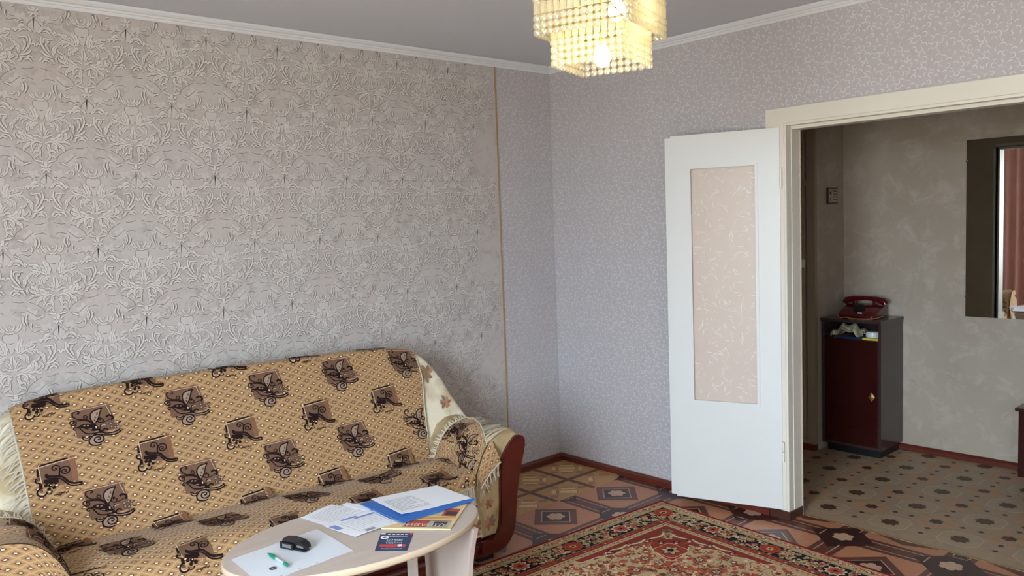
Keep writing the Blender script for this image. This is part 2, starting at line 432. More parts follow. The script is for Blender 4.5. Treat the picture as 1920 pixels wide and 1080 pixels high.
# left wall, with its damask relief
mb = MB(); mb.box((-4.9, 0, 0), (0.1, 0.12, H))
wall_left = S(mb.build('wall_left', m_dam))
STRIP = -0.4532
fl = Flat(lambda u, v, l: (u, -0.0006 * l, v), ['damask_leaf', 'damask_outline', 'damask_patch'])
def half(pts, s):
    return [(s * q[0] * 1e-4, q[1] * 1e-4) for q in pts]
LAY = [0]
def serr(P, w, n, l, lob, ph):
    C = catmull(P, 5 if lob else 3)
    N = len(C)
    A, B = [], []
    for i, q in enumerate(C):
        d = C[min(i + 1, N - 1)] - C[max(i - 1, 0)]
        k = math.hypot(*d) or 1
        nx, ny = -d[1] / k, d[0] / k
        t = i / (N - 1)
        h = w / 2 * (0.25 + 0.75 * math.sin(math.pi * min(1, t * 0.90 + 0.10)) ** 0.7) * (1 if t < 0.98 else 0.25)
        ha = h * (1 + (0.30 * math.sin(ph + 6.283 * lob * t) if lob else 0)); hb = h * (1 + (0.30 * math.sin(ph + 2.2 + 6.283 * lob * t) if lob else 0))
        A.append((q[0] + nx * ha, q[1] + ny * ha)); B.append((q[0] - nx * hb, q[1] - ny * hb))
    fl.k = 0
    V = [fl.fn(q[0], q[1], l) for q in A] + [fl.fn(q[0], q[1], l) for q in B]
    fl.mb.add(V, [(i, i + 1, N + i + 1, N + i) for i in range(N - 1)], fl.mi(n))
for s in (1, -1):
    LAY[0] = 1.2 if s > 0 else 1.226
    for k_, (wd, pts) in enumerate(DAM_L):
        P = [np.array(q) for q in half(pts, s)]
        wd = wd * 1e-4
        lob = 3.0 if wd > 0.0115 else (2.2 if wd > 0.0075 else 0)
        w1 = wd * (1.28 if lob else 1.4)
        serr([q + np.array((0.0005, -0.0009)) for q in P], w1 + 0.0030, 'damask_outline', LAY[0], lob, k_ * s * 1.7)  # outline shifted down and right: underside shading painted in for an embossed look
        serr(P, w1 * 0.94, 'damask_leaf', LAY[0] + 0.05, lob, k_ * s * 1.7)
        if wd > 0.0062:
            C = catmull(P, 4); n = len(C)
            fl.k = 0
            fl.line([C[int(n * .12)], C[n // 2], C[int(n * .80)]], 0.0010 if wd < 0.0115 else 0.0014, 'damask_outline', LAY[0] + 0.08, 2)
        LAY[0] += 0.11
    for pts in DAM_T:
        fl.line(half(pts, s), 0.0022, 'damask_outline', 1, 2)
for pts in (DAM_T[0], DAM_T[1]):
    P = half(pts, 1); fl.poly(P + [(-q[0], q[1]) for q in reversed(P)], 'damask_patch', 0)
for s in (1, -1):
    fl.rosette((s * 0.098, -0.262), 0.030, 5, 'damask_patch', 0, 0.2, 0.4, 40); fl.rosette((s * 0.128, -0.020), 0.026, 5, 'damask_patch', 0, 0.2, 1.1, 40)
fl.disc((0, 0), 0.0062, 'damask_outline', 1, 8); fl.disc((0, 0.0006), 0.0042, 'damask_leaf', 2, 8)
offs = []
for k in range(-7, 7):
    for m in range(-1, 5):
        offs.append((-2.68 + 0.3415 * k, 0, 2.424 - 0.609 * m))
        offs.append((-2.85 + 0.3415 * k, 0, 2.119 - 0.609 * m))
t = tile_mesh(fl.mb, offs, lambda W: (W[:, 0] < STRIP - 0.006) & (W[:, 0] > -4.79) & (W[:, 2] < 2.456) & (W[:, 2] > 0.045))
t.build('damask_relief', [m_daml, m_damd, mat('damask_patch', (199, 193, 188), 0.7, 0.03, 8)], wall_left, kind='stuff')
# small-figured paper strip right of the bead
mb = MB(); mb.box((STRIP, -0.0012, 0.0), (0.0, 0.0, H))
mb.build('wallpaper_strip', m_small, wall_left)

# right wall with the doorway
OY0, OY1, OZ = -1.62, -2.95, 1.947
mb = MB()
mb.box((0, -1.60, 0), (0.11, 0.0, H)); mb.box((0, OY1 - 0.02, OZ + 0.015), (0.11, -1.60, H)); mb.box((0, -5.0, 0), (0.11, OY1 - 0.02, H))
wall_right = S(mb.build('wall_right', m_small))
tile = Flat(lambda u, v, l: (0, u, v), ['lilac_stroke'])
TS_ = 0.24
spots = []
r = random.Random(3)
for i in range(900):
    a, b = r.random() * TS_, r.random() * TS_
    if all(min(abs(a - c), TS_ - abs(a - c)) ** 2 + min(abs(b - d), TS_ - abs(b - d)) ** 2 > 0.0205 ** 2 for c, d in spots):
        spots.append((a, b))
for i, (a, b) in enumerate(spots):
    th = r.random() * 6.28
    n, R = 5, r.uniform(0.0075, 0.0125)
    kind = i % 3
    P = []
    if kind == 0:      # open ring
        P = [(R * math.cos(th + q * 0.95), R * math.sin(th + q * 0.95)) for q in range(6)]
    elif kind == 1:    # s-curve
        P = [(-R, -R * 0.5), (-R * 0.4, R * 0.4), (R * 0.3, -R * 0.3), (R, R * 0.6)]
    else:              # comma
        P = [(-R * 0.7, R), (R * 0.2, R * 0.6), (R * 0.3, -R * 0.4), (-R * 0.2, -R)]
    ca, sa = math.cos(th * 0.3), math.sin(th * 0.3)
    P = [(a + x * ca - y * sa, b + x * sa + y * ca) for x, y in P]
    tile.line(P, r.uniform(0.0026, 0.0042), 'lilac_stroke', 1, 2, 'leaf')
offs = [(-0.0008, -TS_ * i, TS_ * j) for i in range(0, 22) for j in range(0, 11)]
def clipr(W):
    door = (W[:, 1] < -1.50) & (W[:, 1] > -3.05) & (W[:, 2] < 2.05)
    return (W[:, 2] < 2.457) & (W[:, 2] > 0.04) & (W[:, 1] < -0.001) & (W[:, 1] > -4.95) & ~door
tile_mesh(tile.mb, offs, clipr).build('figured_strokes', m_smalls, wall_right, kind='stuff')
t2 = MB(); t2.v = [(q[1], -0.002, q[2]) for q in tile.mb.v]; t2.f = tile.mb.f; t2.m = tile.mb.m
offs = [(-TS_ * i, 0, TS_ * j) for i in range(1, 4) for j in range(0, 11)]
tile_mesh(t2, offs, lambda W: (W[:, 2] < 2.457) & (W[:, 2] > 0.04) & (W[:, 0] < -0.001) & (W[:, 0] > STRIP + 0.006)).build('figured_strokes', m_smalls, wall_left, kind='stuff')

# other walls, ceiling
mb = MB()
mb.box((-4.92, -5.0, 0), (-4.8, WIN_Y0, H)); mb.box((-4.92, WIN_Y1, 0), (-4.8, 0, H))
mb.box((-4.92, WIN_Y0, 0), (-4.8, WIN_Y1, WIN_Z0)); mb.box((-4.92, WIN_Y0, WIN_Z1), (-4.8, WIN_Y1, H))
S(mb.build('wall_window', m_plain))
mb = MB(); mb.box((-4.92, -5.12, 0), (0.11, -5.0, H)); S(mb.build('wall_back', m_plain))
mb = MB(); mb.box((-4.92, -5.12, H), (0.11, 0.12, H + 0.1)); S(mb.build('ceiling', m_ceil))

# window frame on the wall behind the camera
mb = MB()
for y in (WIN_Y0, (WIN_Y0 * 2 + WIN_Y1) / 3, (WIN_Y0 + WIN_Y1 * 2) / 3, WIN_Y1):
    mb.box((-4.90, y - 0.035, WIN_Z0), (-4.85, y + 0.035, WIN_Z1))
for z in (WIN_Z0, WIN_Z1):
    mb.box((-4.90, WIN_Y0, z - 0.035), (-4.85, WIN_Y1, z + 0.035))
win = S(mb.build('window_1', m_white))
m_wg = bpy.data.materials.new('window_glass'); m_wg.use_nodes = True
_n = m_wg.node_tree; _n.nodes.remove(_n.nodes['Principled BSDF'])
_t = _n.nodes.new('ShaderNodeBsdfTransparent'); _g = _n.nodes.new('ShaderNodeBsdfGlossy'); _g.inputs['Roughness'].default_value = 0.02
_f = _n.nodes.new('ShaderNodeFresnel'); _f.inputs[0].default_value = 1.3
_m = _n.nodes.new('ShaderNodeMixShader')
_n.links.new(_f.outputs[0], _m.inputs[0]); _n.links.new(_t.outputs[0], _m.inputs[1]); _n.links.new(_g.outputs[0], _m.inputs[2]); _n.links.new(_m.outputs[0], _n.nodes['Material Output'].inputs[0])
for k in range(3):
    y0 = WIN_Y0 + (WIN_Y1 - WIN_Y0) * k / 3 + 0.03; y1 = WIN_Y0 + (WIN_Y1 - WIN_Y0) * (k + 1) / 3 - 0.03
    mb = MB(); mb.add([(-4.875, y0, WIN_Z0 + 0.03), (-4.875, y1, WIN_Z0 + 0.03), (-4.875, y1, WIN_Z1 - 0.03), (-4.875, y0, WIN_Z1 - 0.03)], [(0, 1, 2, 3)]); mb.build('pane', m_wg, win)
mb = MB(); mb.box((-4.86, WIN_Y0 - 0.05, WIN_Z0 - 0.03), (-4.62, WIN_Y1 + 0.05, WIN_Z0)); mb.build('window_sill', m_white, win)

# cornices
prof = [(0, 2.458), (0.007, 2.458), (0.011, 2.464), (0.014, 2.470), (0.020, 2.471), (0.023, 2.478), (0.031, 2.481), (0.040, 2.490), (0.044, 2.4985), (0, 2.4985)]
m_corn = mat('cornice_white', (224, 226, 228), 0.6, 0.02, 6)
mb = MB(); mb.prism(prof, lambda q: (-4.8, -q[0], q[1]), lambda q: (-q[0], -q[0], q[1])); S(mb.build('trim_1', m_corn))
mb = MB(); mb.prism(prof, lambda q: (-q[0], -4.99, q[1]), lambda q: (-q[0], -q[0], q[1])); S(mb.build('trim_2', m_corn))
# gilded bead covering the joint of the two wallpapers
m_gold = mat('gold_bead', (176, 150, 110), 0.45, 0.15, 30, metal=0.3)
mb = MB(); mb.box((STRIP - 0.003, -0.007, 0.04), (STRIP + 0.003, 0.0005, 2.458), 0); S(mb.build('trim_3', m_gold))

# baseboards
def bbp(d): return [(0, 0), (d, 0), (d, 0.028), (d * 0.55, 0.036), (d * 0.4, 0.040), (0, 0.040)]
mb = MB(); mb.prism(bbp(0.022), lambda q: (-4.8, -q[0], q[1]), lambda q: (-q[0], -q[0], q[1])); S(mb.build('baseboard_left', m_bb))
mb = MB(); mb.prism(bbp(0.022), lambda q: (-q[0], -1.509, q[1]), lambda q: (-q[0], -q[0], q[1])); S(mb.build('baseboard_right', m_bb))

# ------------------------------------------------------------------ floors
m_l_base = mat('lino_orange_wood', (184, 126, 94), 0.32, 0.18, 26, stretch=(1, 3, 1))
m_l_br = mat('lino_brown', (104, 62, 50), 0.30, 0.15, 14)
m_l_dk = mat('lino_dark', (62, 38, 34), 0.30, 0.2, 14)
m_l_lt = mat('lino_pale_line', (186, 150, 130), 0.32, 0.12, 30)
m_l_fl = mat('lino_flower', (196, 160, 132), 0.32, 0.1, 30)
mb = MB(); mb.box((-4.9, -5.1, -0.05), (0.1113, 0.1, 0))
floor = S(mb.build('floor', m_l_base))
EPS = 0.00025
ff = Flat(lambda u, v, l: (u, v, EPS * l), ['lino_orange_wood', 'lino_brown', 'lino_dark', 'lino_pale_line', 'lino_flower'])
PX, PY = 0.2433, 0.2385
def rot_rect(c, a, b, ang):
    ca, sa = math.cos(ang), math.sin(ang)
    return [(c[0] + x * ca - y * sa, c[1] + x * sa + y * ca) for x, y in ((-a, -b), (a, -b), (a, b), (-a, b))]
Q = math.pi / 4
for i in range(-16, 4):
    for j in range(-16, 2):
        cx, cy = -0.2815 + PX * i, -0.7125 + PY * j
        if cx > 0.24 or cy < -4.9 or cx < -4.7 or cy > -0.45:
            continue
        if (i + j) % 2 == 0:
            if j % 2 == 0:
                ff.poly(rot_rect((cx, cy), 0.110, 0.110, Q), 'lino_brown', 2)
                ff.poly(rot_rect((cx, cy), 0.076, 0.076, Q), 'lino_pale_line', 3)
                ff.poly(rot_rect((cx, cy), 0.070, 0.070, Q), 'lino_dark', 4)
            else:
                ff.poly(rot_rect((cx, cy), 0.110, 0.110, Q), 'lino_dark', 2)
            ff.disc((cx, cy), 0.030, 'lino_flower', 5, 8)
            for k in range(6): ff.disc((cx + 0.031 * math.cos(k * 1.0472 + 0.26), cy + 0.031 * math.sin(k * 1.0472 + 0.26)), 0.0185, 'lino_flower', 5, 9)
        else:
            hw, hl = 0.062, 0.178
            iw, il, lw = 0.036, 0.142, 0.006
            if j % 2 == 0:
                ff.rect(cx - hw, cy - hl, cx + hw, cy + hl, 'lino_brown', 1)
                ff.frame(cx - iw, cy - il, cx + iw, cy + il, lw, 'lino_pale_line', 2)
            else:
                ff.rect(cx - hl, cy - hw, cx + hl, cy + hw, 'lino_brown', 1)
                ff.frame(cx - il, cy - iw, cx + il, cy + iw, lw, 'lino_pale_line', 2)
# dropped where it would leave the sheet
def clipfaces(mbx, ok):
    keep = [k for k, f in enumerate(mbx.f) if all(ok(mbx.v[i]) for i in f)]
    mbx.f = [mbx.f[k] for k in keep]; mbx.m = [mbx.m[k] for k in keep]
def clamp_pts(mbx, x0=-1e9, x1=1e9, y0=-1e9, y1=1e9):
    mbx.v = [(min(max(q[0], x0), x1), min(max(q[1], y0), y1), q[2]) for q in mbx.v]
clamp_pts(ff.mb, x1=0.111)
ff.mb.build('printed_parquet', [MATS[n] for n in ff.names], floor)
# older sheet of linoleum left in the corner
m_c_base = mat('corner_lino_base', (186, 142, 94), 0.35, 0.22, 34, stretch=(1, 1, 1))
m_c_pk = mat('corner_lino_pink', (164, 108, 76), 0.35, 0.15, 30)
m_c_lt = mat('corner_lino_block', (222, 190, 136), 0.35, 0.12, 40)
m_c_dk = mat('corner_lino_band', (108, 70, 50), 0.35, 0.2, 20)
def zc(l): return 0.0016 + EPS * l
mb = MB()
edge = [(-4.8, -0.558), (-2.0, -0.560), (-0.9, -0.560), (-0.553, -0.561), (-0.291, -0.562), (-0.16, -0.558), (-0.09, -0.545), (-0.04, -0.525), (-0.012, -0.495), (0, -0.46), (0, 0), (-4.8, 0)]
mb.prism(edge, lambda q: (q[0], q[1], 0.0), lambda q: (q[0], q[1], zc(0)))
corner = mb.build('lino_offcut', m_c_base, floor)
fc = Flat(lambda u, v, l: (u, v, zc(l)), ['corner_lino_pink', 'corner_lino_block', 'corner_lino_band'])
PC = 0.311
for i in range(-6, 2):
    for j in range(-1, 2):
        cx, cy = -0.137 + PC * i, -0.182 + PC * j - 0.001
        for a in (-1, 0, 1):
            for b in (-1, 0, 1):
                c = (cx + (a - b) * 0.055, cy + (a + b) * 0.055)
                if a == 0 and b == 0: continue
                if abs(a) + abs(b) == 2:
                    fc.poly(rot_rect(c, 0.022, 0.022, Q), 'corner_lino_pink', 1)
                else:
                    fc.poly(rot_rect(c, 0.030 if a else 0.018, 0.018 if a else 0.030, -Q), 'corner_lino_pink', 1)
        fc.poly(rot_rect((cx, cy), 0.054, 0.026, -Q), 'corner_lino_band', 1)
        fc.poly(rot_rect((cx, cy), 0.051, 0.023, -Q), 'corner_lino_block', 2)
        for s in (-1, 1):
            fc.poly(rot_rect((cx + s * 0.058, cy - s * 0.058), 0.012, 0.030, -Q), 'corner_lino_block', 2)
            fc.poly(rot_rect((cx + s * 0.040, cy + s * 0.040), 0.040, 0.012, -Q), 'corner_lino_block', 2)
for i in range(-15, 2):
    x = -0.2925 + PC * i
    fc.rect(x - 0.017, -0.556, x + 0.017, -0.02, 'corner_lino_band', 3)
for j in (-1, 0, 1):
    y = -0.3425 + PC * j
    if y < -0.03 and y > -0.55: fc.rect(-4.79, y - 0.017, -0.02, y + 0.017, 'corner_lino_band', 3)
clamp_pts(fc.mb, x1=-0.003, y1=-0.003)
clipfaces(fc.mb, lambda q: q[1] > -0.557 and not (q[0] > -0.15 and q[1] < -0.50 - (0.0 if q[0] < -0.1 else -(q[0] + 0.1) * 0.6)))
fc.mb.build('printed_blocks', [m_c_pk, m_c_lt, m_c_dk], corner)

# hall floor
mb = MB(); mb.box((0.1113, -5.0, -0.05), (1.70, 0.1, 0))
floor_hall = S(mb.build('floor_hall', m_hallbase))
m_h_oct = mat('hall_lino_brown', (90, 58, 43), 0.45, 0.15, 20)
m_h_pale = mat('hall_lino_pale', (196, 174, 142), 0.45, 0.10, 20)
m_h_sq = mat('hall_lino_square', (174, 152, 124), 0.45, 0.12, 20)
m_h_pet = mat('hall_lino_petal', (192, 144, 106), 0.45, 0.12, 20)
fh = Flat(lambda u, v, l: (u, v, EPS * l), ['hall_lino_brown', 'hall_lino_pale', 'hall_lino_square', 'hall_lino_petal'])
HX, HY = 0.3075, 0.318
for i in range(0, 5):
    for j in range(-4, 11):
        cx, cy = 0.290 + HX * i, -1.668 - HY * j - 0.008 * i
        a = 0.085
        oc = [(-a, -a * 0.55), (-a * 0.55, -a), (a * 0.55, -a), (a, -a * 0.55), (a, a * 0.55), (a * 0.55, a), (-a * 0.55, a), (-a, a * 0.55)]
        fh.poly([(cx + x * 1.06, cy + y * 1.06) for x, y in oc], 'hall_lino_pale', 1)
        fh.poly([(cx + x, cy + y) for x, y in oc], 'hall_lino_square', 2)
        fh.rosette((cx, cy), 0.046, 8, 'hall_lino_brown', 3, 0.12)
        fx, fy = cx + HX / 2, cy + HY / 2
        for k in range(8):
            t = k * math.pi / 4 + 0.39
            fh.poly([(fx + math.cos(t + d) * q, fy + math.sin(t + d) * q) for q, d in ((0.036, 0), (0.075, 0.3), (0.105, 0), (0.075, -0.3))], 'hall_lino_petal', 1)
        fh.rosette((fx, fy), 0.034, 6, 'hall_lino_brown', 3, 0.12)
        for (dx, dy) in ((HX / 2, 0.04), (HX / 2, -0.04), (0.04, HY / 2), (-0.04, HY / 2)):
            fh.poly([(cx + dx - 0.016, cy + dy), (cx + dx, cy + dy - 0.016), (cx + dx + 0.016, cy + dy), (cx + dx, cy + dy + 0.016)], 'hall_lino_brown', 2)
clamp_pts(fh.mb, x0=0.116, x1=1.575)
fh.mb.build('printed_tiles', [m_h_oct, m_h_pale, m_h_sq, m_h_pet], floor_hall)
m_seam = mat('seam_strip', (150, 124, 74), 0.35, 0.1, 20, metal=0.2)
mb = MB(); mb.box((0.107, OY1, 0.0), (0.116, OY0, 0.0022)); mb.build('seam_strip', m_seam, floor_hall)

# ------------------------------------------------------------------ hall shell
XH = 1.58
mb = MB(); mb.box((XH, -5.0, 0), (XH + 0.1, 0.1, H)); S(mb.build('wall_hall_far', m_hall))
mb = MB(); mb.box((0.11, -5.1, 0), (XH, -5.0, H)); S(mb.build('wall_hall_back', m_hall))
mb = MB(); mb.box((0.11, 0.0, 0), (XH, 0.1, H)); S(mb.build('wall_hall_end', m_hall))
mb = MB(); mb.box((0.11, -5.1, H), (XH + 0.1, 0.1, H + 0.1)); S(mb.build('ceiling_hall', m_hallceil))
mb = MB(); mb.prism(bbp(0.02), lambda q: (XH - q[0], -5.0, q[1]), lambda q: (XH - q[0], -1.135, q[1])); S(mb.build('baseboard_hall', m_bb))
# hall side of the room wall carries plain beige paper
m_hbeige = mat('hall_beige_paper', (186, 170, 150), 0.8, 0.1, 6)
mb = MB()
mb.box((0.11, -1.625, 0), (0.112, 0.0, H)); mb.box((0.11, OY1 - 0.02, OZ), (0.112, -1.625, H)); mb.box((0.11, -5.0, 0), (0.112, OY1 - 0.02, H))
mb.build('hall_side_paper', m_hbeige, wall_right)

# built-in closet with its side wall
CX, CY = 1.19, -1.135
m_clos = mat('closet_paint', (152, 134, 110), 0.5, 0.06, 5, 0.05, 30)
closet = empty('built_in_closet', (CX, CY, 0), 'cream painted built-in closet at the left end of the hall', 'closet')
mb = MB(); mb.box((CX + 0.03, CY, 0), (XH, 0.0, H)); mb.build('side_wall', m_hall, closet)
mb = MB()
mb.box((CX, CY, 0.04), (CX + 0.03, CY + 0.055, H)); mb.box((CX, CY + 0.055, 1.705), (CX + 0.03, -0.01, 1.735)); mb.box((CX, CY + 0.055, 0.04), (CX + 0.03, -0.01, 0.07)); mb.box((CX, CY + 0.055, 2.42), (CX + 0.03, -0.01, H))
mb.build('frame', m_clos, closet)
for (z0, z1) in ((0.075, 1.70), (1.74, 2.415)):
    mb = MB(); mb.box((CX - 0.012, CY + 0.065, z0), (CX + 0.012, CY + 0.50, z1), 0, 0.004)
    d = mb.build('door', m_clos, closet)
    mb = MB(); mb.box((CX - 0.022, CY + 0.058, (z0 + z1) / 2 + (0.30 if z0 < 1 else 0)), (CX - 0.010, CY + 0.085, (z0 + z1) / 2 + 0.05 + (0.30 if z0 < 1 else 0)), 0, 0.002); mb.build('latch', m_whitey, d)
    mb = MB(); mb.box((CX - 0.012, CY + 0.51, z0), (CX + 0.012, -0.02, z1), 0, 0.004); mb.build('door', m_clos, closet)
mb = MB(); mb.box((CX - 0.012, CY, 0.0), (CX + 0.03, -0.01, 0.042)); mb.build('plinth_board', m_bb, closet)

# ------------------------------------------------------------------ door frame, casing, leaf
mb = MB()
mb.box((-0.018, -1.605, 0.045), (0.0, -1.509, 2.047), 0, 0.003)
mb.box((-0.018, OY1 - 0.11, 0.045), (0.0, OY1 - 0.015, 2.047), 0, 0.003)
mb.box((-0.0185, OY1 - 0.015, 1.972), (0.0, -1.6, 2.047), 0, 0.003)
casing = S(mb.build('trim_4', m_whitey))
mb = MB()
mb.box((-0.012, -1.616, 0.042), (0.118, -1.585, 1.96)); mb.box((0.035, -1.619, 0.042), (0.118, -1.600, 1.95))
mb.box((-0.012, OY1, 0.042), (0.118, OY1 - 0.02, 1.96)); mb.box((0.035, OY1, 0.042), (0.118, OY1 + 0.014, 1.95))
mb.box((-0.012, OY1, 1.960), (0.118, -1.60, 1.985)); mb.box((0.035, OY1, 1.944), (0.118, -1.60, 1.965))
S(mb.build('trim_5', m_whitey))
mb = MB()
for y0, y1 in ((-1.624, -1.512), (OY1 - 0.11, OY1 + 0.014)):
    mb.box((-0.017, y0, 0), (0.117, y1, 0.043))
S(mb.build('trim_6', mat('door_base_brown', (74, 42, 34), 0.4, 0.2, 12)))

DH = Vector((-0.025, -1.588, 0)); DD = Vector((-0.1835, 0.515, 0)).normalized(); DN = Vector((-DD.y, DD.x, 0))   # DN points into the room
if DN.x > 0: DN = -DN
def dpt(u, n, z): return DH + DD * u + DN * n + Vector((0, 0, z))
def dbox(mb, u0, u1, n0, n1, z0, z1, mi=0):
    V = [dpt(u, n, z) for z in (z0, z1) for n in (n0, n1) for u in (u0, u1)]
    mb.add(V, [(0, 2, 3, 1), (4, 5, 7, 6), (0, 1, 5, 4), (2, 6, 7, 3), (0, 4, 6, 2), (1, 3, 7, 5)], mi)
Z0, Z1, LW = 0.052, 1.954, 0.545
P0, P1, PZ0, PZ1 = 0.108, 0.450, 0.572, 1.790
mb = MB()
dbox(mb, 0, P0, -0.036, 0, Z0, Z1); dbox(mb, P1, LW, -0.036, 0, Z0, Z1); dbox(mb, P0, P1, -0.036, 0, Z0, PZ0); dbox(mb, P0, P1, -0.036, 0, PZ1, Z1)
door = S(mb.build('door_1', m_white))
mb = MB(); dbox(mb, LW, LW + 0.034, -0.034, -0.017, Z0 + 0.004, Z1 - 0.008); mb.build('meeting_lip', m_white, door)
mb = MB()
e = 0.010
dbox(mb, P0 - 0.004, P0 + e, -0.004, 0.004, PZ0 - 0.004, PZ1 + 0.004); dbox(mb, P1 - e, P1 + 0.004, -0.004, 0.004, PZ0 - 0.004, PZ1 + 0.004)
dbox(mb, P0 + e, P1 - e, -0.004, 0.004, PZ0 - 0.004, PZ0 + e); dbox(mb, P0 + e, P1 - e, -0.004, 0.004, PZ1 - e, PZ1 + 0.004)
mb.build('glazing_bead', m_white, door)
m_pane = mat('frosted_pane', (202, 186, 172), 0.35, 0.06, 5, 0.2, 30)
mb = MB(); dbox(mb, P0 + 0.001, P1 - 0.001, -0.022, -0.014, PZ0 + 0.001, PZ1 - 0.001)
pane = mb.build('pane', m_pane, door)
m_sw = mat('pane_swirl', (226, 222, 214), 0.3, 0.05, 9)
fs = Flat(lambda u, v, l: dpt(P0 + 0.012 + u, -0.0135, PZ0 + 0.012 + v), ['pane_swirl'])
r = random.Random(11)
for i in range(330):
    cx, cz = r.uniform(0.01, P1 - P0 - 0.034), r.uniform(0.01, PZ1 - PZ0 - 0.034)
    th = 2.6 * math.sin(cx * 17 + 1.3 * math.sin(cz * 9)) + 1.8 * math.cos(cz * 7.5) + r.uniform(-0.5, 0.5)
    ln, cv = r.uniform(0.012, 0.045), r.uniform(-1.6, 1.6)
    P = []
    x, z, a = cx, cz, th
    for k in range(4):
        P.append((x, z)); x += math.cos(a) * ln / 3; z += math.sin(a) * ln / 3; a += cv / 3
    P = [(min(max(q[0], 0), P1 - P0 - 0.024), min(max(q[1], 0), PZ1 - PZ0 - 0.024)) for q in P]
    fs.line(P, r.uniform(0.0010, 0.0032), 'pane_swirl', 1, 2, 'leaf')
fs.mb.build('frost_swirls', m_sw, pane, kind='stuff')
for z in (0.30, 1.66):
    mb = MB()
    mb.tube([dpt(-0.006, 0.004, z), dpt(-0.006, 0.004, z + 0.048)], 0.007, 8); mb.tube([dpt(-0.006, 0.004, z + 0.051), dpt(-0.006, 0.004, z + 0.10)], 0.007, 8)
    mb.build('hinge', m_whitey, door, smooth=True, auto=40)

# ------------------------------------------------------------------ sofa
SO = Vector((-2.18, -0.12, 0)); SA = math.radians(-4.5)
m_wood = mat('mahogany', (78, 22, 14), 0.22, 0.3, 6, coat=0.5, stretch=(4, 4, 0.6))
m_uph = mat('cream_upholstery', (232, 222, 196), 0.75, 0.04, 5, 0.25, 160, rgb2=(186, 166, 128), contrast=(0.50, 0.66))
m_armf = mat('beige_velour', (170, 146, 104), 0.45, 0.15, 9, 0.2, 120, rgb2=(194, 174, 134), contrast=(0.40, 0.64))
m_black = mat('black_plastic', (20, 19, 20), 0.4, 0.2, 20)
m_fring = mat('fringe_yarn', (196, 188, 168), 0.8, 0.25, 90)
m_pk = mat('print_rose', (178, 128, 104), 0.75, 0.15, 20)
m_gr = mat('print_taupe', (128, 108, 88), 0.75, 0.15, 20)
m_ol = mat('print_brown_rose', (150, 108, 70), 0.75, 0.15, 20)

def throw_material(name='woven_throw'):
    m = bpy.data.materials.new(name); MATS[name] = m
    m.use_nodes = True
    nt = m.node_tree
    b = nt.nodes['Principled BSDF']
    b.inputs['Roughness'].default_value = 0.85
    b.inputs['Specular IOR Level'].default_value = 0.15
    b.inputs['Sheen Weight'].default_value = 0.15
    uv = nt.nodes.new('ShaderNodeUVMap')
    sep = nt.nodes.new('ShaderNodeSeparateXYZ')
    nt.links.new(uv.outputs[0], sep.inputs[0])
    def M(op, a, c=None, d=None):
        n = nt.nodes.new('ShaderNodeMath'); n.operation = op
        for k, q in enumerate((a, c, d)):
            if q is None: continue
            if isinstance(q, (int, float)): n.inputs[k].default_value = q
            else: nt.links.new(q, n.inputs[k])
        return n.outputs[0]
    e1, e2 = (0.0332, 0.0182), (0.0268, -0.0172)
    det = e1[0] * e2[1] - e2[0] * e1[1]
    s, t = sep.outputs[0], sep.outputs[1]
    ca = M('SUBTRACT', M('MULTIPLY', s, e2[1] / det), M('MULTIPLY', t, e2[0] / det))
    cb = M('SUBTRACT', M('MULTIPLY', t, e1[0] / det), M('MULTIPLY', s, e1[1] / det))
    def fr(x, ph): return M('ABSOLUTE', M('SUBTRACT', M('FRACT', M('ADD', x, ph)), 0.5))
    fa, fb = fr(ca, 0.35), fr(cb, 0.15)
    mx = M('MAXIMUM', fa, fb)
    line = M('GREATER_THAN', mx, 0.470)
    rh = M('LESS_THAN', mx, 0.36)
    rad = M('SQRT', M('ADD', M('MULTIPLY', fa, fa), M('MULTIPLY', fb, fb)))
    ring = M('LESS_THAN', mx, 0.20)
    dot = M('LESS_THAN', rad, 0.115)
    def mixc(f, a, c):
        n = nt.nodes.new('ShaderNodeMix'); n.data_type = 'RGBA'
        nt.links.new(f, n.inputs[0])
        if isinstance(a, tuple): n.inputs[6].default_value = a
        else: nt.links.new(a, n.inputs[6])
        n.inputs[7].default_value = c
        return n.outputs[2]
    c = mixc(rh, L3((170, 136, 96)), L3((157, 122, 85)))
    c = mixc(line, c, L3((194, 159, 112)))
    c = mixc(ring, c, L3((98, 66, 44)))
    c = mixc(dot, c, L3((230, 210, 180)))
    tc = nt.nodes.new('ShaderNodeTexCoord')
    nz = nt.nodes.new('ShaderNodeTexNoise'); nz.inputs['Scale'].default_value = 7; nz.inputs['Detail'].default_value = 5
    nt.links.new(tc.outputs['Object'], nz.inputs[0])
    hv = nt.nodes.new('ShaderNodeHueSaturation')
    nt.links.new(c, hv.inputs['Color'])
    nt.links.new(M('ADD', M('MULTIPLY', nz.outputs[0], 0.24), 0.88), hv.inputs['Value'])
    nt.links.new(hv.outputs[0], b.inputs['Base Color'])
    wv = nt.nodes.new('ShaderNodeTexNoise'); wv.inputs['Scale'].default_value = 260
    nt.links.new(tc.outputs['Object'], wv.inputs[0])
    bp = nt.nodes.new('ShaderNodeBump'); bp.inputs['Strength'].default_value = 0.25; bp.inputs['Distance'].default_value = 0.002
    nt.links.new(wv.outputs[0], bp.inputs['Height'])
    nt.links.new(bp.outputs[0], b.inputs['Normal'])
    return m
m_throw = throw_material()
